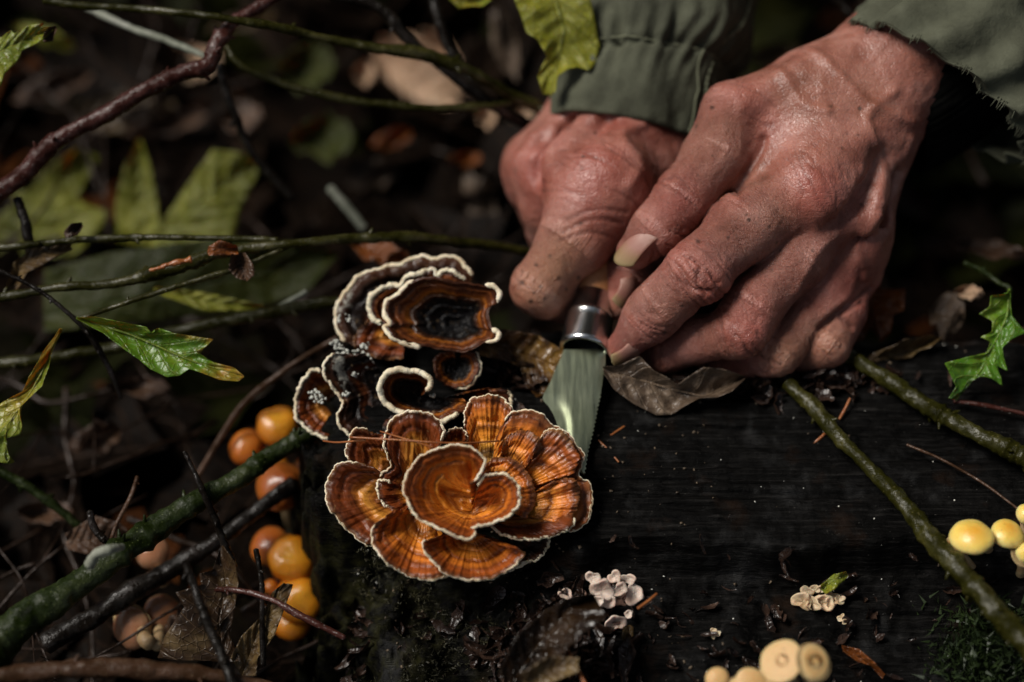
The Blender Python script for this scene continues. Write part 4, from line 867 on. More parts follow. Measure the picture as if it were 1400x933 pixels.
M['lf_green2'] = m_leaf('bright_green_leaf', [(.3, (.03, .085, .004)), (.55, (.06, .15, .008)), (.75, (.13, .19, .012))], .34, .15, (.14, .2, .03), 60, (.12, .16, .012))
M['lf_brown2'] = m_leaf('dark_mottled_leaf', [(.3, (.006, .003, .0015)), (.52, (.03, .015, .006)), (.75, (.13, .085, .035))], .4, 0, (.10, .06, .03), 70)
M['lf_pale'] = m_leaf("pale_dead_leaf", [(.3, (.26, .15, .085)), (.55, (.42, .27, .17)), (.75, (.5, .37, .24))], .5, .05, (.25, .14, .08), 25)
M['lf_mottle'] = m_leaf("mottled_leaf", [(.3, (.016, .008, .003)), (.5, (.06, .034, .012)), (.75, (.20, .135, .05))], .4, 0, (.2, .13, .05), 90)
def leaf(label, mat, mid, left, right, d=None, name='leaf', cat='leaf', group=None, fold=.15, curl=.1, seed=1, nl=80, nw=9, th=.0003, stem=None):
    f = lambda L: even(np.array([(p[0], p[1], (p[2] if len(p) > 2 else d)) for p in L], float), nl)
    m, l, r = even(cr(f(mid), 60), nl), f(left), f(right)
    cols, U = [], []
    for k in range(nw, 0, -1): cols.append(m + (l - m) * (k / nw)); U.append(-k / nw)
    cols.append(m); U.append(0.0)
    for k in range(1, nw + 1): cols.append(m + (r - m) * (k / nw)); U.append(k / nw)
    A = np.stack(cols, 1); U = np.array(U); T = np.linspace(0, 1, nl)
    rs = np.random.RandomState(seed)
    A[..., 2] += fold * np.abs(U)[None] ** 1.2 + curl * np.sin(T[:, None] * 5 + rs.rand() * 6 + U[None] * 1.5) + .03 * np.sin(44 * (T[:, None] - .16 * np.abs(U)[None]))
    k = (D - A[..., 2] * .01) / D
    V = np.stack([(A[..., 0] - 700) / 1400 * WID * k, -(A[..., 1] - 466.5) / 1400 * WID * k, A[..., 2] * .01], -1).reshape(-1, 3)
    V[:, 2] += .0010 * fbm(V, 120, 3, seed) + .0004 * fbm(V, 400, 2, seed)
    n = len(V); B = V.copy(); B[:, 2] -= th
    F = np.vstack([grid_faces(nl, 2 * nw + 1)[:, ::-1], grid_faces(nl, 2 * nw + 1, False, n)])
    nc = 2 * nw + 1; e = np.arange(nl - 1)
    F = np.vstack([F, np.stack([e * nc, (e + 1) * nc, (e + 1) * nc + n, e * nc + n], 1)[:, ::-1], np.stack([e * nc + nc - 1, (e + 1) * nc + nc - 1, (e + 1) * nc + nc - 1 + n, e * nc + nc - 1 + n], 1)])
    uu = np.tile(U, nl); tt = np.repeat(T, nc)
    Vw = W(np.vstack([V, B]))
    if stem is None:
        o = mk(name, Vw, F, M[mat], attrs=dict(t=np.r_[tt, tt], u=np.r_[uu, uu])); return tag(o, label, cat, group)
    base = P(mid[0][0], mid[0][1], mid[0][2] if len(mid[0]) > 2 else d)
    root = thing(name, label, cat, base, group)
    mk('leaf_blade', Vw, F, M[mat], root, attrs=dict(t=np.r_[tt, tt], u=np.r_[uu, uu]))
    C = cr(PTS([(q[0], q[1], q[2] + .04) for q in m[::8]]), 60); Vt, Ft = tube_geo(C, np.linspace(rpx(stem), rpx(stem * .3), 60), 8, .1, seed)
    mk('midrib', Vt, Ft, M[mat], root, attrs=None)
    return root
leaf('green leaf with orange blotches hanging level from the twig joint at left', 'lf_green', [(105, 435, 2.1), (180, 458, 2.3), (260, 493, 2.5), (333, 515, 2.5)],
     [(105, 434, 2.1), (130, 433), (165, 440), (200, 447), (208, 457), (215, 448), (240, 456), (292, 464), (282, 474), (268, 480), (290, 495), (320, 503), (333, 514)], [(105, 437), (140, 455), (170, 478), (190, 492), (205, 505), (228, 516), (245, 514), (258, 505), (275, 510), (300, 520), (325, 522), (333, 516)], d=2.4, seed=2, fold=.25, stem=1.8)
leaf('twisted yellow green leaf hanging down at the left edge', 'lf_yellow', [(84, 450, 2.2), (62, 500, 2.4), (40, 540, 2.6), (10, 580, 2.7), (8, 628, 2.7)],
     [(82, 449), (60, 480), (40, 515), (32, 535), (12, 545), (-12, 560), (-15, 600), (0, 632), (12, 634)], [(86, 452), (72, 475), (66, 505), (60, 520), (58, 528), (40, 545), (24, 560), (30, 582), (28, 595), (8, 600), (4, 618), (20, 632), (12, 635)], d=2.5, seed=3, fold=.2, stem=1.6)
leaf('yellow green leaf tip with a serrated edge in the top left corner', 'lf_yellow', [(-30, 85, 1.5), (20, 60), (72, 40)], [(-30, 55), (0, 50), (15, 42), (20, 46), (40, 34), (60, 32), (56, 38), (72, 38)], [(-30, 125), (0, 118), (6, 100), (20, 88), (28, 78), (30, 70), (52, 60), (64, 52), (74, 42)], d=1.5, seed=4)
leaf('black wet leaf scrap on the tip of the corner leaf', 'lf_brown', [(58, 55, 1.6), (68, 46), (76, 38)], [(58, 50), (66, 38), (76, 36)], [(60, 58), (72, 56), (78, 42)], d=1.6, seed=5, nl=20, nw=3)
leaf('large blurred olive leaf with pointed lobes at the left edge', 'lf_olive', [(30, 350, -9.0), (70, 290, -9), (106, 202, -9)], [(-40, 345), (-25, 300), (10, 285), (22, 262), (40, 262), (62, 235), (85, 215), (106, 202)], [(100, 352), (130, 325), (152, 290), (118, 280), (106, 272), (120, 245), (137, 215), (106, 202)], d=-9, seed=6, curl=.3)
leaf('narrow blurred olive leaf blade standing between two broad ones', 'lf_olive', [(190, 335, -8.5), (188, 270, -8.5), (192, 188, -8.5)], [(160, 330), (158, 280), (170, 230), (192, 188)], [(222, 330), (215, 280), (206, 230), (192, 188)], d=-8.5, seed=7)
leaf('broad blurred olive leaf with a brown streak left of centre', 'lf_olive', [(215, 345, -7.5), (270, 280, -7.5), (348, 222, -7.5)], [(190, 330), (225, 300), (255, 255), (290, 205), (320, 207), (348, 215)], [(300, 350), (320, 320), (328, 285), (352, 240), (350, 222)], d=-7.5, seed=8, curl=.2)
leaf('wide dim green leaf lying under the twigs in the left middle', 'lf_dim', [(60, 430, -5), (250, 395, -5), (460, 350, -5)], [(60, 370), (150, 345), (300, 325), (400, 330), (460, 345)], [(60, 455), (200, 440), (340, 425), (420, 400), (460, 352)], d=-5, seed=9, curl=.3)
leaf('dim green leaf with a straight edge below the scarred branch', 'lf_olive', [(210, 395, -1.4), (280, 412, -1.4), (360, 420, -1.4)], [(210, 392), (280, 400), (360, 417)], [(210, 400), (280, 426), (360, 424)], d=-1.4, seed=10)
leaf('olive lobed leaf hanging in front of the cuff at the top', 'lf_olive', [(752, -30, -.6), (772, 40, -.4), (752, 130, -.2)], [(690, -30), (712, 20), (720, 45), (735, 55), (748, 78), (740, 92), (735, 105), (742, 128), (752, 130)], [(800, -30), (812, 20), (820, 62), (815, 85), (806, 97), (790, 92), (775, 95), (762, 105), (760, 125), (752, 132)], d=-.4, seed=11, curl=.15)
leaf('small bright yellow leaf tip poking in at the top edge', 'lf_yellow', [(612, -12, -1), (640, 2), (670, -4)], [(612, -20), (640, -22), (670, -12)], [(614, 0), (628, 12), (645, 8), (660, 8), (672, 0)], d=-1, seed=12, nl=30, nw=4)
leaf('holed and spiky green leaf turning yellow by the right edge', 'lf_green2', [(1380, 395, 1.6), (1377, 433), (1361, 467), (1342, 504), (1308, 548)],
     CX([(1050, 230), (975, 240), (972, 290), (930, 320), (990, 350), (987, 400), (935, 420), (978, 442), (960, 490), (870, 510), (775, 535), (800, 580), (830, 640), (795, 690)], 1050, 330, 3.217), CX([(1064, 230), (1072, 330), (1100, 365), (1140, 400), (1075, 430), (1030, 470), (1052, 572), (1008, 548), (1030, 640), (950, 580), (880, 610), (830, 700)], 1050, 330, 3.217), d=1.7, seed=13, fold=.2, stem=1.5)
leaf('orange brown oak leaf against the side of the near hand', 'lf_orange', [(1150, 370, -1.2), (1190, 410, -.9), (1205, 468, -.6)], [(1140, 400), (1150, 440), (1165, 470), (1180, 465), (1190, 448), (1205, 468)], [(1190, 360), (1205, 395), (1238, 395), (1236, 425), (1222, 430), (1218, 455), (1207, 468)], d=-.9, seed=14, curl=.2)
leaf('small tan leaf scrap in the dark below the near sleeve', 'lf_pale', [(1258, 224, -3), (1285, 212), (1312, 205)], [(1258, 222), (1275, 208), (1295, 204), (1312, 203)], [(1260, 228), (1280, 224), (1295, 212), (1312, 210)], d=-3, seed=15, nl=24, nw=4)
leaf('curled skeletal grey brown leaf under the pinching fingertips', 'lf_grey', CX([(575, 262, 1.5), (700, 300), (850, 345), (1000, 380), (1175, 300, 1.0)], 640, 420, 3.11), CX([(572, 252), (640, 250), (690, 225), (730, 208), (790, 270), (850, 300), (890, 330), (930, 300), (1000, 255), (1080, 262), (1175, 292)], 640, 420, 3.11), CX([(578, 285), (620, 350), (700, 410), (800, 460), (870, 458), (940, 410), (985, 388), (1010, 386), (1060, 384), (1120, 360), (1178, 305)], 640, 420, 3.11), d=1.6, seed=16, fold=.35, curl=.12, stem=1.6)
leaf('rotting brown and yellow leaf behind the steel ring', 'lf_rot', [(655, 470, .7), (700, 478, .9), (740, 492, 1.0), (770, 505, 1.0)], [(655, 450), (690, 450), (735, 458), (772, 480)], [(655, 486), (690, 494), (712, 502), (718, 525), (735, 546), (750, 535), (770, 512)], d=.9, seed=17, curl=.15)
leaf('tattered yellow brown leaf on the upper twig at far left', 'lf_mottle', [(12, 398, .8), (30, 360), (60, 345), (98, 338)], [(8, 395), (18, 360), (45, 338), (98, 330)], [(22, 398), (38, 372), (60, 362), (80, 350), (100, 342)], d=.8, seed=18)
leaf('tiny wet black leaf perched on the upper twig', 'lf_brown', [(88, 322, 1.6), (100, 314), (112, 306)], [(88, 316), (98, 306), (112, 304)], [(92, 326), (106, 322), (114, 310)], d=1.6, seed=19, nl=18, nw=3)
leaf('crumpled dark red leaf hanging below the scarred branch', 'lf_brown', [(325, 345, 1.8), (328, 362), (335, 384)], [(316, 348), (312, 368), (322, 380), (335, 384)], [(336, 346), (346, 362), (348, 376), (337, 385)], d=1.8, seed=20, nl=30, nw=4, fold=.3)
leaf('small orange wet leaf wrapped on the scarred branch', 'lf_orange', [(284, 346, 2.0), (302, 338), (325, 342)], [(285, 338), (300, 328), (325, 336)], [(286, 350), (304, 350), (326, 348)], d=2.0, seed=21, nl=20, nw=3)
leaf('upright mottled cream leaf among the lower left twigs', 'lf_brown2', [(305, 905, 2.6), (300, 850), (308, 800), (302, 748)], [(215, 900), (225, 870), (252, 830), (240, 810), (275, 800), (272, 785), (290, 780), (302, 746)], [(330, 905), (312, 870), (320, 840), (326, 800), (322, 770), (304, 746)], d=2.8, seed=22, curl=.25)
leaf('grey mottled leaf leaning on the lowest orange mushroom', 'lf_mottle', [(330, 925, 2.6), (350, 870), (388, 798)], [(315, 900), (330, 870), (360, 840), (372, 810), (388, 797)], [(350, 925), (352, 900), (375, 870), (388, 835), (400, 800)], d=2.8, seed=23)
leaf('blurred tan leaf behind the knobbly twig at lower left', 'lf_brown', [(90, 745, .5), (135, 735), (180, 735)], [(90, 730), (130, 705), (165, 715), (180, 732)], [(92, 752), (130, 760), (170, 755), (182, 740)], d=.5, seed=24)
leaf('peach coloured fallen leaf out of focus behind the olive branches', 'lf_pale', [(512, 68, -15), (570, 110, -15), (640, 140, -14.5)], [(510, 80), (530, 110), (565, 142), (610, 148), (640, 142)], [(520, 50), (560, 45), (610, 75), (640, 110), (642, 138)], d=-14.5, seed=25, curl=.3)
leaf('second peach leaf folded over the blurred pale one', 'lf_pale', [(575, 50, -14.5), (600, 70, -14.5), (628, 85, -14)], [(575, 40), (605, 42), (628, 80)], [(578, 62), (600, 82), (626, 90)], d=-14, seed=26)
leaf('blurred white and pink fallen leaf behind the red branch', 'lf_pale', [(160, 85, -16), (215, 85, -16), (300, 80, -15.5)], [(160, 68), (210, 58), (260, 62), (300, 72)], [(165, 100), (215, 110), (270, 112), (300, 90)], d=-15.5, seed=27, curl=.3)
leaf('blurred brown leaf beneath the white and pink one', 'lf_mottle', [(110, 160, -14), (170, 150), (240, 155)], [(110, 140), (170, 125), (240, 140)], [(112, 180), (170, 182), (240, 178)], d=-14, seed=28)
for i, (x, y, w, h, dd, mt, lb) in enumerate([(498, 100, 16, 22, -8, 'lf_pale', 'small blurred pinkish leaf left of the peach one'), (665, 158, 14, 22, -6, 'lf_pale', 'pale leaf scrap seen between the black stems'), (712, 162, 20, 12, -6, 'lf_pale', 'pale leaf scrap touching the far hand knuckles'), (635, 218, 24, 12, -7, 'lf_orange', 'glowing orange leaf left of the far hand'),
        (535, 190, 30, 16, -8, 'lf_orange', 'dull orange leaf in the dark above the black fungus'), (512, 240, 40, 22, -8, 'lf_grey', 'bluish grey wet leaf above the black fungus'), (655, 275, 22, 45, -6, 'lf_grey', 'long greyish leaf standing beside the far hand'), (690, 60, 18, 60, -6, 'lf_grey', 'greyish drooping leaf left of the olive cuff leaf'),
        (225, 170, 60, 20, -9, 'lf_brown', 'blurred brown leaf under the red branch'), (330, 160, 30, 26, -9, 'lf_brown', 'dark brown leaf right of the red branch'), (70, 120, 60, 22, -9, 'lf_brown', 'blurred reddish leaf between the corner leaf and the red branch'), (1150, 28, 34, 24, -9, 'lf_orange', 'gold and orange leaf between the two sleeves'), (1060, 75, 40, 20, -9, 'lf_mottle', 'dim gold leaf behind the near thumb'),
        (520, 345, 44, 18, -3, 'lf_orange', 'dark orange leaf just behind the black fungus'), (1190, 10, 20, 20, -9, 'lf_pale', 'pink tinted leaf at the hem of the near sleeve'), (330, 30, 50, 16, -9, 'lf_mottle', 'brown green leaf between the red and pale branches'), (420, 90, 40, 40, -7, 'lf_dim', 'dark green leaf below the long olive branch'), (440, 190, 46, 40, -7, 'lf_dim', 'shadowy green leaf in the middle background'), (60, 50, 46, 16, -6, 'lf_olive', 'blurred green leaf under the long olive branch end'),
        (1295, 430, 24, 40, -1.5, 'lf_grey', 'shiny dark wet leaf left of the spiky green one'), (1325, 400, 20, 12, -1.2, 'lf_pale', 'small crumpled pale leaf above the spiky green one'), (1230, 480, 60, 14, .2, 'lf_mottle', 'fibrous brown leaf lying behind the green olive branch'), (1390, 470, 24, 30, -.5, 'lf_brown', 'brown leaf at the right edge behind the spiky one'), (1350, 340, 60, 16, -3, 'lf_brown', 'long dark brown leaf in the right shade'),
        (250, 870, 30, 40, 1, 'lf_brown', 'dark curled leaf below the blackened branch'), (60, 700, 40, 20, -2, 'lf_brown', 'shaded leaf at left between the green twig and mossy branch'), (130, 600, 40, 26, -3, 'lf_brown', 'shaded reddish leaf below the hanging green leaf'), (190, 530, 44, 18, -3, 'lf_brown', 'dark red leaf behind the dim olive branch')]):
    rs = np.random.RandomState(100 + i); a = rs.uniform(-.4, .4)
    dd = dd - 4.5 if dd <= -6 else dd
    def rt(u, v): return (x + u * w * math.cos(a) - v * h * math.sin(a), y + u * w * math.sin(a) + v * h * math.cos(a))
    lft = [rt(-1, 0), rt(-.6, -.55), rt(-.3, -.6 - .3 * rs.rand()), rt(0, -.75), rt(.2, -1), rt(.5, -.6), rt(.75, -.65), rt(1, 0)]
    rgt = [rt(-1, 0), rt(-.7, .5), rt(-.4, .9 * rs.rand() + .2), rt(-.1, .7), rt(.2, .95), rt(.4, .55), rt(.7, .6), rt(1, 0)]
    leaf(lb, mt, [rt(-1, 0), rt(0, 0.1), rt(1, 0)], lft, rgt, d=dd, seed=100 + i, nl=40, nw=5, group='fallen leaves', curl=.25, fold=.25, name='fallen_leaf')

# leaf litter that nobody could count
rs = np.random.RandomState(9); parts = []; tt = []
Ln, Lw = 9, 5
def litter(n, xr, yr, keep, sz, seed, matname, name, lab):
    rs = np.random.RandomState(seed); Vs, Fs, T_, U_ = [], [], [], []; off = 0
    for k in range(n):
        x, y = rs.uniform(*xr), rs.uniform(*yr)
        if not keep(x, y): continue
        z = float(height_ground(np.array([[x]]), np.array([[y]]))[0, 0]) + rs.uniform(.000, .014)
        L, Wd = rs.uniform(*sz), 0; Wd = L * rs.uniform(.22, .42); s = np.linspace(0, 1, Ln)
        prof = np.sin(np.pi * s ** .8) * (1 + .35 * np.sin(s * 22 + rs.rand() * 6)); a = rs.rand() * 6.28
        u = np.linspace(-1, 1, Lw)
        lx_ = (s[:, None] - .5) * L + 0 * u; ly_ = u[None] * Wd * prof[:, None] * .9
        lz = rs.uniform(.05, .5) * L * (s[:, None] - .5) ** 2 * rs.choice([-1, 1]) + rs.uniform(.1, .6) * np.abs(ly_) + .1 * L * np.sin(s[:, None] * 6 + rs.rand() * 6) * .2
        Q = np.stack([lx_, ly_, lz], -1).reshape(-1, 3)
        R = np.array(Matrix.Rotation(a, 3, 'Z') @ Matrix.Rotation(rs.uniform(-.6, .6), 3, 'X') @ Matrix.Rotation(rs.uniform(-.6, .6), 3, 'Y'))
        Vs.append(Q @ R.T + [x, y, z]); Fs.append(grid_faces(Ln, Lw, False, off)); off += Ln * Lw
        T_.append(np.repeat(s, Lw)); U_.append(np.tile(u, Ln))
    o = mk(name, np.vstack(Vs), np.vstack(Fs), M[matname], attrs=dict(t=np.concatenate(T_), u=np.concatenate(U_)))
    tag(o, lab, 'leaf litter', kind='stuff')
offlog = lambda x, y: not (x > xl - .015 and -.25 < y < yb + .035)
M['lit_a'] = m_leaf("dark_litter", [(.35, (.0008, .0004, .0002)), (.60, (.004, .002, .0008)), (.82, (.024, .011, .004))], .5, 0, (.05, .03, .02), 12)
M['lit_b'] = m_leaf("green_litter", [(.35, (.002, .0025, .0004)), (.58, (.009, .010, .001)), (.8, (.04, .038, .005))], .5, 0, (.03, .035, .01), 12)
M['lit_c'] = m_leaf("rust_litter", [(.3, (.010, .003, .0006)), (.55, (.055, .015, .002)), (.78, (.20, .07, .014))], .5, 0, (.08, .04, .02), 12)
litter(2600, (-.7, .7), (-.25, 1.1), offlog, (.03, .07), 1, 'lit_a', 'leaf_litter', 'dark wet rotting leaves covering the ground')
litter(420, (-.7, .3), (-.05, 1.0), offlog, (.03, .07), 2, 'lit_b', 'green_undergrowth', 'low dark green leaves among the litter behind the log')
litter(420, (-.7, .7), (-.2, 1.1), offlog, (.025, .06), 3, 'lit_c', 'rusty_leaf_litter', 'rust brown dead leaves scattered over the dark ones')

# ------------------------------------------------------------------ gilled mushrooms
M['mu_orange'] = m_mush("orange_cap_skin", (.66, .22, .02), (.52, .14, .012), (.28, .06, .010))
M['mu_amber'] = m_mush("amber_cap_skin", (.90, .42, .03), (.78, .28, .015), (.5, .12, .010))
M['mu_rust'] = m_mush("rust_cap_skin", (.22, .05, .008), (.32, .085, .012), (.30, .10, .02))
M['mu_yellow'] = m_mush("yellow_cap_skin", (.66, .33, .035), (.76, .54, .11), (.72, .60, .24), .3)
M['mu_tan'] = m_mush("tan_cap_skin", (.56, .34, .13), (.57, .35, .14), (.60, .42, .20), .5)
M['mu_tan'].node_tree.nodes['Principled BSDF'].inputs['Coat Weight'].default_value = 0.0; M['mu_yellow'].node_tree.nodes['Principled BSDF'].inputs['Coat Weight'].default_value = .1
M['mu_stem'] = m_simple("cream_stem", (.30, .19, .09), (.42, .30, .16), 150, .5, .1)
M['mu_gill'] = m_simple("cream_gills", (.38, .26, .12), (.5, .36, .18), 150, .6, .1)
def mushroom(label, c, rx, ry, mat, up=(0, 0, 1), root=None, group='orange mushrooms clustered beside the log', flat=.0, seed=1, stem_r=.28, stem=True):
    px, py, d = c
    if px < 450: d -= 1.6
    R = rpx(rx * 1.06, d); H = rpx(ry, d); up = np.array(up, float); up /= np.linalg.norm(up)
    ctr = P(px, py, d); n1 = np.cross(up, [0, 1.0, .2]); n1 /= np.linalg.norm(n1); n2 = np.cross(up, n1)
    base = P(*root) if root is not None else ctr - up * R * 3
    t = thing('mushroom', label, 'mushroom', base, group)
    ns, prof, tt = 40, [], []
    for k in range(26):
        a = k / 25 * 1.75; r = math.sin(min(a, 1.5708)) if a < 1.5708 else 1 - (a - 1.57) * .35
        z = math.cos(a) * (1 - flat) if a < 1.5708 else -(a - 1.57) * .9
        prof.append((max(r, .001), z)); tt.append(min(1, a / 1.6))
    nt = len(prof)
    th = np.linspace(0, 2 * np.pi, ns, endpoint=False); V = []
    for r, z in prof:
        for q in th: V.append(ctr + R * r * (n1 * math.cos(q) + n2 * math.sin(q)) + up * z * H)
    V = np.array(V); nn = V - ctr; V = V + nn * ((.42 if 'yellow' in group or 'flat tan' in group else .30) * fbm(V, 48, 3, seed) + .03 * fbm(V, 260, 3, seed))[:, None]
    cap = mk('cap', V, grid_faces(nt, ns, True), M[mat], t, attrs=dict(t=np.repeat(tt, ns)))
    # gills underneath: radial blades
    lastr, lastz = prof[-1]; g = []; ng = 56
    for k in range(ng):
        q = k / ng * 6.283; e = n1 * math.cos(q) + n2 * math.sin(q)
        g += [ctr + e * R * lastr + up * H * lastz, ctr + e * R * .2 + up * H * (lastz + .18), ctr + e * R * .2 + up * H * (lastz + .45)]
        q2 = q + .06; e = n1 * math.cos(q2) + n2 * math.sin(q2)
        g += [ctr + e * R * (lastr - .02) + up * H * (lastz + .1)]
    F = [[4 * k, 4 * k + 1, 4 * k + 2, 4 * k + 3] for k in range(ng)]
    # gill bed
    off = len(g); ringv = []
    for (r, z) in [(lastr, lastz + .02), (.2, lastz + .3), (.02, lastz + .3)]:
        for q in th: ringv.append(ctr + R * r * (n1 * math.cos(q) + n2 * math.sin(q)) + up * z * H)
    F += [list(f) for f in grid_faces(3, ns, True, off)]
    mk('gills', np.array(g + ringv), F, M['mu_gill'], t, smooth=False)
    if stem:
        C = cr(np.array([ctr + up * H * lastz * .2, ctr - up * R * .9, base + (ctr - base) * .35, base]), 24)
        Vs_, Fs_ = tube_geo(C, np.linspace(R * stem_r, R * stem_r * 1.15, 24), 14, .08, seed, 200); mk('stem', Vs_, Fs_, M['mu_stem'], t)
    return t
gz = lambda px, py: (px, py, dz(px, py, -.075))
mushroom('orange mushroom with a yellow lit crown, topmost left of the black fungus', (380, 582, .2), 29, 24, 'mu_amber', (.1, -.1, 1), gz(400, 610), seed=1)
mushroom('round orange mushroom half behind the mossy branch at its left', (340, 610, 0), 24, 22, 'mu_orange', (-.2, -.1, 1), gz(380, 625), seed=2)
mushroom('bright orange mushroom showing just under the mossy branch', (374, 640, .2), 22, 16, 'mu_amber', (.1, 0, 1), gz(400, 650), seed=3)
mushroom('small brownish mushroom tucked behind the bell shaped one', (424, 645, -.6), 20, 18, 'mu_rust', (.2, -.2, 1), gz(430, 680), seed=4)
mushroom('bell shaped rust orange mushroom in the middle of the cluster', (388, 668, .6), 30, 34, 'mu_rust', (.05, -.35, 1), gz(400, 720), seed=5)
mushroom('brown mushroom cap behind the glossy orange one', (372, 750, .6), 26, 20, 'mu_rust', (-.2, 0, 1), gz(395, 780), seed=6)
mushroom('glossy orange mushroom with a white glint, second from the bottom', (400, 766, 1.2), 31, 29, 'mu_amber', (.0, -.25, 1), gz(410, 800), seed=7)
mushroom('tiny orange mushroom left of the lowest cap', (371, 804, 1.4), 12, 12, 'mu_orange', (0, 0, 1), gz(385, 830), seed=8)
mushroom('lowest bright orange mushroom beside the glossy red twig', (411, 820, 1.5), 32, 27, 'mu_amber', (.1, -.3, 1), gz(415, 860), seed=9)
mushroom('pale orange mushroom under the lowest cap', (400, 848, 1.2), 22, 18, 'mu_amber', (0, -.1, 1), gz(405, 890), seed=10)
GY = 'yellow mushrooms at the right edge of the log'
mushroom('domed yellow mushroom with a bright glint, largest by the right edge', (1333, 735, 5.0), 25, 18, 'mu_yellow', (-.2, .1, 1), (1350, 750, 3.4), GY, flat=.2, seed=11)
mushroom('yellow mushroom with a russet top next to the largest one', (1376, 729, 4.6), 19, 14, 'mu_yellow', (.15, .1, 1), (1384, 750, 3.4), GY, flat=.1, seed=12)
mushroom('brownish small mushroom behind the olive branch at right', (1306, 744, 4.2), 14, 13, 'mu_tan', (-.3, -.2, 1), (1330, 775, 3.4), GY, seed=13)
mushroom('pale yellow mushroom cut off by the right edge', (1402, 756, 4.8), 20, 22, 'mu_yellow', (.2, -.4, 1), (1395, 785, 3.7), GY, seed=14)
mushroom('yellow mushroom high on the right edge', (1405, 702, 4.2), 14, 14, 'mu_yellow', (.2, -.2, 1), (1400, 760, 3.6), GY, seed=15)
GT = 'flat tan mushrooms at the bottom edge'
mushroom('flat tan mushroom, rightmost of the row at the bottom edge', (1113, 905, 7.4), 27, 18, 'mu_tan', (.35, -.15, 1), (1105, 945, 6.6), GT, flat=.78, seed=16)
mushroom('pointed flat tan mushroom overlapping the rightmost one', (1070, 904, 7.2), 26, 17, 'mu_tan', (-.45, -.1, 1), (1090, 945, 6.6), GT, flat=.78, seed=17)
mushroom('tan mushroom tucked below the pointed one', (1056, 924, 7.0), 20, 15, 'mu_tan', (-.2, -.3, 1), (1070, 950, 6.6), GT, flat=.65, seed=18)
mushroom('pale low mushroom cut by the bottom edge near the middle', (1030, 934, 7.1), 17, 12, 'mu_tan', (0, -.3, 1), (1040, 960, 6.8), GT, flat=.6, seed=19)
mushroom('round pale mushroom cut by the bottom edge', (1008, 938, 7.1), 13, 10, 'mu_tan', (0, -.3, 1), (1010, 960, 6.8), GT, flat=.6, seed=20)
mushroom('single tan mushroom standing left of the bottom row', (980, 928, 7.0), 15, 14, 'mu_tan', (-.1, -.3, 1), (985, 960, 6.7), GT, flat=.45, seed=21)
M['mu_wet'] = m_mush("wet_tan_cap_skin", (.30, .13, .06), (.36, .17, .09), (.40, .22, .12), .15)
mushroom('glossy tan mushroom lying on its side below the blackened branch', (180, 854, 2.6), 30, 22, 'mu_wet', (-.3, -.7, .6), (205, 880, 1.8), 'tan mushrooms in the lower left litter', seed=22)
mushroom('tan mushroom behind the glossy one in the lower left litter', (222, 842, 2.2), 26, 18, 'mu_wet', (.3, -.4, .8), (215, 885, 1.6), 'tan mushrooms in the lower left litter', seed=23)
mushroom('pinkish pale mushroom peeping out between the branches at lower left', (210, 755, 1.6), 20, 20, 'mu_wet', (-.2, -.3, 1), (225, 800, .6), 'tan mushrooms in the lower left litter', seed=24)

# ------------------------------------------------------------------ small crust fungi on the log
M['crust'] = m_simple("pinkish_crust", (.50, .33, .25), (.66, .54, .46), 180, .6, .15)
M['crustd'] = m_simple("crust_centre", (.12, .06, .045), (.24, .14, .10), 200, .6)
M['ivory'] = m_simple("ivory_lobe", (.55, .36, .20), (.68, .52, .35), 150, .5, .2)
def ruffle(root, cx, cy, d, r, seed, mat, a0=0, arc=6.283, name='lobe', lift=.35):
    """small cupped lobe with a thick rolled edge"""
    rs = np.random.RandomState(seed); na = 44; th = np.linspace(0, 2 * np.pi, na, endpoint=False); V = []
    k = 1 + .13 * np.sin(th * 2 + rs.rand() * 6) + .12 * np.sin(th * 3 + rs.rand() * 6) + .06 * np.sin(th * 5 + rs.rand() * 6)
    tx, ty = rs.uniform(-.5, .5, 2)
    prof = [(.02, -.12), (.25, -.08), (.45, .02), (.62, .2), (.76, .34), (.9, .38), (1.0, .3), (1.05, .12), (1.0, -.05), (.8, -.2), (.4, -.35), (.02, -.5)]
    O = Lc(cx, cy, d); R = rpx(r, d)
    for (q, z) in prof:
        for j in range(na):
            x, y = math.cos(th[j]) * q * k[j], math.sin(th[j]) * q * k[j] * .85
            V.append(O + R * np.array([x, y, z * lift * 3 * (.6 + .4 * math.cos(th[j] * 2 + seed)) + tx * x + ty * y]))
    V = np.array(V); V += .11 * R * np.stack([fbm(V, 380, 3, seed + i) for i in range(3)], 1)
    mk(name, W(V), grid_faces(len(prof), na, True)[:, ::-1], M[mat], root)
def dS(px, py): return ongr(px, py)[1]
ct = thing('ruffled_bracket_fungus', 'ruffled pinkish white bracket fungus on the log below the orange rosette', 'fungus', P(840, 805, dS(840, 805)))
for i, (x, y, r, l) in enumerate([(773, 812, 9, .2), (811, 790, 10, .4), (823, 806, 16, .8), (840, 789, 10, .6), (859, 792, 9, .4), (867, 813, 14, .4), (831, 824, 11, .4), (859, 840, 6, .1), (848, 806, 10, .7), (818, 822, 8, .5), (785, 820, 8, .2)]):
    ruffle(ct, x, y, dS(x, y) + .15 + l, r, i + 1, 'crust', a0=i * 1.3)
for i, (x, y, r) in enumerate([(850, 818, 14), (790, 815, 12)]): ruffle(ct, x, y, dS(x, y) + .1, r, 50 + i, 'crustd', name='lobe')
sg = thing('ruffled_bracket_fungus', 'single small white bracket just below the ruffled clump', 'fungus', P(842, 854, dS(842, 854)))
ruffle(sg, 842, 852, dS(842, 854) + .3, 14, 71, 'crust'); ruffle(sg, 842, 848, dS(842, 850) + .4, 6, 72, 'crustd')
c2 = thing('lobed_fungus', 'small ivory curled fungus clump alone on the black log at lower right', 'fungus', P(1118, 818, dS(1118, 818)))
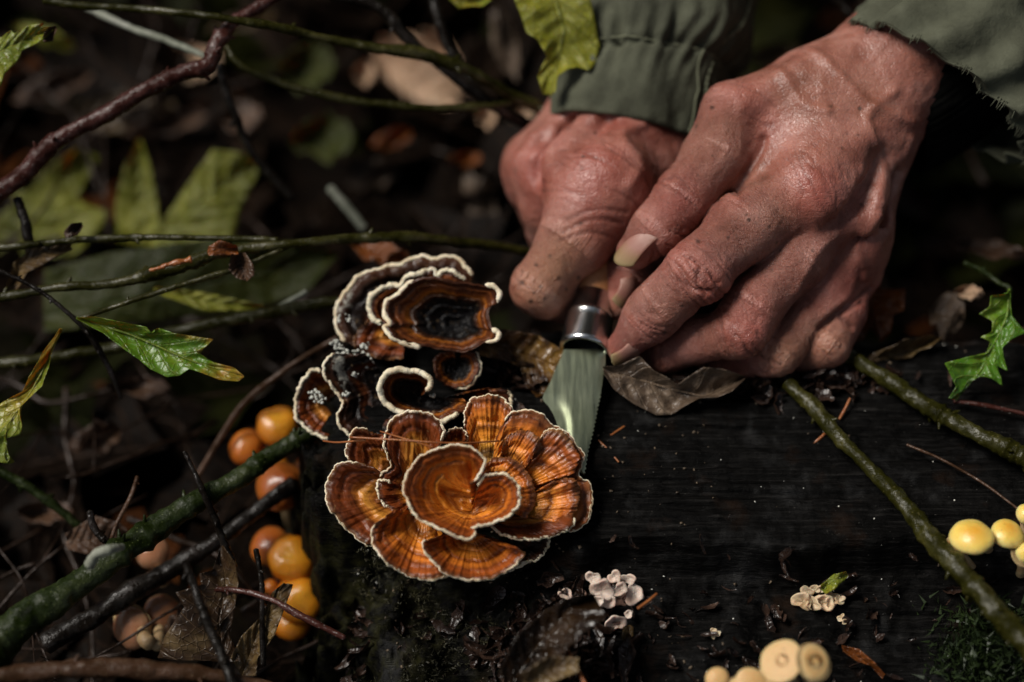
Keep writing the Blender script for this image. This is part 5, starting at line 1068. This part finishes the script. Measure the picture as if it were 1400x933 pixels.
for i, (x, y, r) in enumerate([(1097, 822, 14), (1103, 808, 8), (1113, 806, 7), (1125, 824, 15), (1123, 806, 7), (1134, 815, 7), (1143, 818, 9), (1149, 820, 7), (1112, 826, 10), (1136, 824, 8)]): ruffle(c2, x, y, dS(x, y) + .25, r, 80 + i, 'ivory', a0=i * .9)
c3 = thing('lobed_fungus', 'tiny ivory fungus speck just below the curled clump', 'fungus', P(1153, 848, dS(1153, 848)))
for i, (x, y, r) in enumerate([(1150, 846, 5), (1156, 850, 5), (1152, 842, 3)]): ruffle(c3, x, y, dS(x, y) + .15, r, 90 + i, 'ivory')
c4 = thing('lobed_fungus', 'tiny ivory fungus left of the bottom row of mushrooms', 'fungus', P(978, 866, dS(978, 866)))
for i, (x, y, r) in enumerate([(975, 862, 4), (980, 866, 5), (976, 870, 4)]): ruffle(c4, x, y, dS(x, y) + .15, r, 95 + i, 'ivory')
leaf('small orange and yellow leaf stuck behind the ivory fungus clump', 'lf_yellow', [(1122, 806, dS(1122, 806) + .3), (1138, 795, dS(1138, 795) + .4), (1158, 784, dS(1158, 784) + .4)], [(1122, 800), (1140, 785), (1158, 782)], [(1128, 812), (1145, 802), (1160, 788)], d=dS(1140, 795) + .4, seed=61, nl=20, nw=3, name='fallen_leaf')
leaf('curled orange brown leaf right of the flat tan mushrooms', 'lf_orange', [(1150, 884, dS(1150, 884) + .2), (1180, 902), (1208, 925)], [(1150, 882), (1175, 888), (1195, 905), (1210, 922)], [(1152, 890), (1172, 905), (1190, 910), (1206, 928)], d=dS(1180, 902) + .4, seed=62, nl=30, nw=4, name='fallen_leaf')
leaf('dark glossy wet leaf propped at the bottom middle', 'lf_wet', [(700, 935, 6.6), (735, 880, 6.2), (780, 830, 5.6), (812, 815, 5.2)], [(680, 925), (705, 870), (745, 835), (785, 815), (812, 812)], [(735, 935), (770, 895), (800, 865), (830, 845), (815, 818)], d=6.0, seed=63, curl=.3, fold=.4, name='fallen_leaf')
leaf('mottled tan leaf scrap at the bottom edge below the wet leaf', 'lf_mottle', [(715, 935, 6.8), (750, 915), (790, 908)], [(712, 920), (750, 898), (792, 900)], [(720, 945), (755, 935), (792, 920)], d=6.8, seed=64, nl=40, nw=5, name='fallen_leaf')
leaf('pale brown stipe shaped leaf right of the single white bracket', 'lf_mottle', [(862, 855, dS(862, 855) + .2), (858, 868), (857, 885)], [(852, 858), (850, 872), (857, 886)], [(866, 858), (866, 872), (859, 886)], d=dS(860, 870) + .2, seed=65, nl=18, nw=3, name='fallen_leaf')

# crumbs, dust and bark fragments on the log
M['crumb'] = m_simple("wood_crumbs", (.02, .012, .007), (.12, .085, .05), 60, .6)
M['dust'] = m_simple("pale_specks", (.4, .4, .38), (.6, .58, .5), 60, .5)
for nm, mat, n, sz, sd, lb in (('wood_crumbs', 'crumb', 380, (.00015, .00055), 4, 'brown crumbs of rotten wood scattered on the log'), ('pale_specks', 'dust', 130, (.00008, .0003), 5, 'tiny pale specks sprinkled on the black log')):
    rs = np.random.RandomState(sd); Vs, Fs, off = [], [], 0; pts = []
    while len(pts) < n:
        x, y = rs.uniform(xl, .19), rs.uniform(-.15, yb + .01)
        if nm == 'wood_crumbs' and rs.rand() > .15 + .85 * (x < .06): continue
        pts.append((x, y))
    pts = np.array(pts); zz, _ = log_height(pts[:, 0][None], pts[:, 1][None]); zz = zz[0]
    for (x, y), z in zip(pts, zz):
        r = rs.uniform(*sz); ax = rs.randn(3); ax /= np.linalg.norm(ax)
        v = rs.randn(8, 3); v /= np.linalg.norm(v, axis=1)[:, None]
        b = np.array([[-1, -1, -1], [1, -1, -1], [1, 1, -1], [-1, 1, -1], [-1, -1, 1], [1, -1, 1], [1, 1, 1], [-1, 1, 1]], float) * np.array([1, rs.uniform(.3, 1), rs.uniform(.3, .7)]) + v * .3
        R = np.array(Matrix.Rotation(rs.rand() * 6.28, 3, Vector(ax)))
        Vs.append(b @ R.T * r + [x, y, z + r * .3]); Fs.append(np.array([[0, 3, 2, 1], [4, 5, 6, 7], [0, 1, 5, 4], [1, 2, 6, 5], [2, 3, 7, 6], [3, 0, 4, 7]]) + off); off += 8
    o = mk(nm, np.vstack(Vs), np.vstack(Fs), M[mat], smooth=False); tag(o, lb, 'debris', kind='stuff')

def flakes(name, lab, n, sample, sz, mats, seed):
    rs = np.random.RandomState(seed); Vs, Fs, T_, U_, off = [], [], [], [], 0
    for k in range(n):
        p = sample(rs)
        if p is None: continue
        L = rs.uniform(*sz); Wd = L * rs.uniform(.15, .6); sgrid = np.linspace(0, 1, 7); u = np.linspace(-1, 1, 4)
        prof = (.35 + .65 * np.sin(np.pi * sgrid)) * (1 + .4 * rs.uniform(-1, 1, 7))
        Q = np.stack([(sgrid[:, None] - .5) * L + 0 * u, u[None] * Wd * prof[:, None] * .5, rs.uniform(-.4, .4) * L * (sgrid[:, None] - .5) ** 2 * 2 + rs.uniform(0, .8) * Wd * u[None] ** 2], -1).reshape(-1, 3)
        Rm_ = np.array(Matrix.Rotation(rs.rand() * 6.28, 3, 'Z') @ Matrix.Rotation(rs.uniform(-.9, .9), 3, 'X') @ Matrix.Rotation(rs.uniform(-.9, .9), 3, 'Y'))
        Vs.append(Q @ Rm_.T + p + [0, 0, rs.uniform(0, .003)]); Fs.append(grid_faces(7, 4, False, off)); off += 28; T_.append(np.repeat(sgrid, 4)); U_.append(np.tile(u, 7))
    o = mk(name, np.vstack(Vs), np.vstack(Fs), M[mats], attrs=dict(t=np.concatenate(T_), u=np.concatenate(U_))); tag(o, lab, 'debris', kind='stuff')
def twigs():
    rs = np.random.RandomState(77); parts = []
    for k in range(150):
        x, y = (rs.uniform(-.26, -.07), rs.uniform(-.16, .10)) if k < 60 else (rs.uniform(-.45, .35), rs.uniform(.10, .55))
        if not offlog(x, y): continue
        z = -.07 + rs.uniform(0, .035); a = rs.rand() * 6.28; L = rs.uniform(.03, .12); d = np.array([math.cos(a), math.sin(a), rs.uniform(-.1, .25)])
        n = 7; pts = [np.array([x, y, z])]
        for j in range(n): d = d + rs.randn(3) * [.22, .22, .1]; d /= np.linalg.norm(d); pts.append(pts[-1] + d * L / n)
        C = cr(np.array(pts), 26); r = rs.uniform(.0004, .0014); parts.append(tube_geo(C, np.linspace(r, r * .3, 26), 6, .2, k, 600))
        for b in range(rs.randint(0, 3)):
            j = rs.randint(6, 22); e = d + rs.randn(3) * .7; e /= np.linalg.norm(e); parts.append(tube_geo(cr(np.array([C[j], C[j] + e * L * .15, C[j] + e * L * .3 + [0, 0, .004]]), 8), np.linspace(r * .6, r * .2, 8), 5, .1, b, 600))
    V, F = join(parts); o = mk('tangled_twigs', V, F, M['br_twig']); tag(o, 'thin dark twigs tangled through the leaf litter', 'twigs', kind='stuff')
twigs()
M['fl_a'] = m_leaf('wet_bark_flakes', [(.3, (.004, .002, .0015)), (.5, (.018, .009, .006)), (.7, (.07, .04, .028)), (.85, (.2, .14, .1))], .3, 0, (.05, .03, .02), 150)
def smp_d(c, sx, sy):
    def f(rs):
        px, py = c[0] + rs.randn() * sx, c[1] + rs.randn() * sy
        return ongr_fast(px, py)
    return f
# moss tufts
M['moss'] = m_simple("dark_moss", (.006, .012, .002), (.018, .032, .006), 90, .5)
M['moss2'] = m_simple("dry_olive_moss", (.010, .009, .003), (.035, .031, .010), 90, .6)
def moss(lab, n, sample, mat, seed, ln=(.002, .006), name='moss'):
    rs = np.random.RandomState(seed); Vs, Fs, off = [], [], 0
    for k in range(n):
        p = sample(rs)
        if p is None: continue
        d = rs.randn(3) * .6 + np.array([0, -.15, .9]); d /= np.linalg.norm(d); L = rs.uniform(*ln); w = np.cross(d, rs.randn(3)); w /= np.linalg.norm(w)
        for q in range(4):
            b = p + d * L * q / 4; e = rs.randn(3) * .7 + d; e /= np.linalg.norm(e); w2 = np.cross(e, w) + 1e-6; w2 /= np.linalg.norm(w2)
            Vs.append(np.array([b - w2 * L * .06, b + w2 * L * .06, b + e * L * .42])); Fs.append([off, off + 1, off + 2]); off += 3
    o = mk(name, np.vstack(Vs), np.array(Fs), M[mat]); tag(o, lab, 'moss', kind='stuff')
def smp_r(rs):
    px, py = 1350 + rs.randn() * 32, 885 + rs.randn() * 26; 
    return ongr_fast(px, py)
def ongr_fast(px, py):
    z = -.03
    p = G(px, py, z)
    for _ in range(3):
        z = log_z(p[0], p[1]) if (xl < p[0] < .7 and -.19 < p[1] < yb + .04) else float(height_ground(np.array([[p[0]]]), np.array([[p[1]]]))[0, 0]); p = G(px, py, z)
    return p
moss('green moss tuft in the bottom right corner', 900, smp_r, 'moss', 1, (.004, .009), 'green_moss')
flakes('bark_flakes', 'heap of wet brown bark flakes and leaf bits at the bottom edge', 260, smp_d((755, 885), 48, 34), (.003, .011), 'fl_a', 1)
flakes('bark_flakes', 'wet dark bark flakes scattered under the near hand', 90, smp_d((1090, 525), 70, 12), (.003, .009), 'fl_a', 2)
flakes('bark_flakes', 'brown leaf crumbs strewn over the lower front of the log', 160, smp_d((980, 850), 230, 60), (.0015, .006), 'fl_a', 3)
flakes('bark_flakes', 'wet brown flakes between the dark fungus and the knife', 120, smp_d((700, 480), 34, 34), (.003, .010), 'fl_a', 4)
flakes('bark_flakes', 'rotten flakes crumbling off the left end of the log', 260, smp_d((458, 880), 16, 40), (.003, .010), 'fl_a', 5)
def smp_l(rs):
    px, py = rs.uniform(425, 770), rs.uniform(745, 950)
    if px < 490: py = rs.uniform(780, 950)
    if fbm(np.array([[px / 60, py / 60, 0]]), 1, 3, 2)[0] < .05: return None
    return ongr_fast(px, py)
moss('dull olive moss creeping over the broken front of the log', 2600, smp_l, 'moss2', 2, (.0015, .004), 'olive_moss')

# ------------------------------------------------------------------ the rest of the jacket, bent over the log
def jacket():
    rings = [((.16, .62, -.06), .20, .14), ((.16, .58, .12), .21, .15), ((.15, .52, .30), .22, .15), ((.14, .44, .45), .23, .13), ((.13, .37, .55), .20, .11), ((.13, .32, .61), .09, .08)]
    P_ = cr(np.array([list(c) + [a, b] for c, a, b in rings]), 40); th = np.linspace(0, 2 * np.pi, 60, endpoint=False); V = []
    for r in P_:
        for q in th: V.append([r[0] + r[3] * math.cos(q), r[1] + r[4] * math.sin(q) * .9, r[2] + r[4] * math.sin(q) * .45])
    V = np.array(V); V += .012 * np.stack([fbm(V, 9, 3, 5 + i) for i in range(3)], 1)
    mk('jacket_body', V, grid_faces(40, 60, True), M['cloth'], person)
    for sx, e, sh in ((0, P(1000, -330, -8), (-.05, .40, .50)), (1, P(1570, -200, -2), (.31, .40, .50))):
        C = cr(np.array([e, (np.array(e) + np.array(sh)) / 2 + [(.05 if sx else -.05), .06, -.03], sh]), 30)
        Vt, Ft = tube_geo(C, np.linspace(.045, .075, 30), 30, .06, 3 + sx, 20); o = mk('upper_sleeve', Vt, Ft, M['cloth'], person)
jacket()

# forest trees standing around, their crowns filling much of the sky overhead
M['tree_bark'] = m_bark("tree_bark", (.03, .022, .015), (.07, .05, .035), (.12, .09, .06), (.1, .12, .06), .2, .8)
M['canopy'] = m_simple("canopy_leaves", (.035, .06, .010), (.08, .10, .015), 3, .6)
for i, (x, y, h, cr_) in enumerate([(2.2, 3.6, 9, 3.0), (-2.6, 4.2, 10, 3.2), (4.4, .6, 9, 3.0), (3.4, -3.4, 10, 3.4), (-.6, -5.2, 10, 3.0), (-5.6, 1.8, 11, 3.0), (.4, 6.8, 11, 3.6)]):
    lab = ['tree standing behind the person to the right', 'tree standing behind the litter to the left', 'tree standing beyond the right end of the log', 'tree behind the viewer to the right', 'tree straight behind the viewer', 'tree far out beyond the left undergrowth', 'tallest tree far behind the person'][i]
    t = thing('forest_tree', lab, 'tree', (x, y, -.1), 'forest trees around the log'); rs = np.random.RandomState(40 + i)
    C = cr(np.array([(x, y, -.3), (x + .1, y, h * .3), (x - .1, y + .15, h * .6), (x, y, h * .95)]), 40)
    parts = [tube_geo(C, np.linspace(.24, .04, 40), 16, .12, i, 3)]; Q = []
    for k in range(9):
        j = rs.randint(16, 36); a = rs.rand() * 6.28; L = rs.uniform(.5, .9) * cr_; e = C[j] + [math.cos(a) * L, math.sin(a) * L, rs.uniform(.2, 1.0)]
        parts.append(tube_geo(cr(np.array([C[j], (C[j] + e) / 2 + [0, 0, .2], e]), 10), np.linspace(.07, .015, 10), 7, .1, k, 4))
        for m in range(5): Q.append(((C[j] + (e - C[j]) * rs.uniform(.4, 1.1)) + rs.randn(3) * .35, rs.uniform(.4, .8)))
    V, F = join(parts); mk('trunk', V, F, M['tree_bark'], t)
    Vs, n = [], 4200
    for m in range(n):
        c, r = Q[rs.randint(len(Q))]; p = c + rs.randn(3) * r * .6; u = rs.randn(3); u /= np.linalg.norm(u); w = np.cross(u, rs.randn(3)); w /= np.linalg.norm(w); sz = rs.uniform(.05, .11)
        Vs += [p - u * sz, p + w * sz * .5, p + u * sz, p - w * sz * .5]
    mk('crown', np.array(Vs), np.arange(4 * n).reshape(-1, 4), M['canopy'], t, smooth=False)
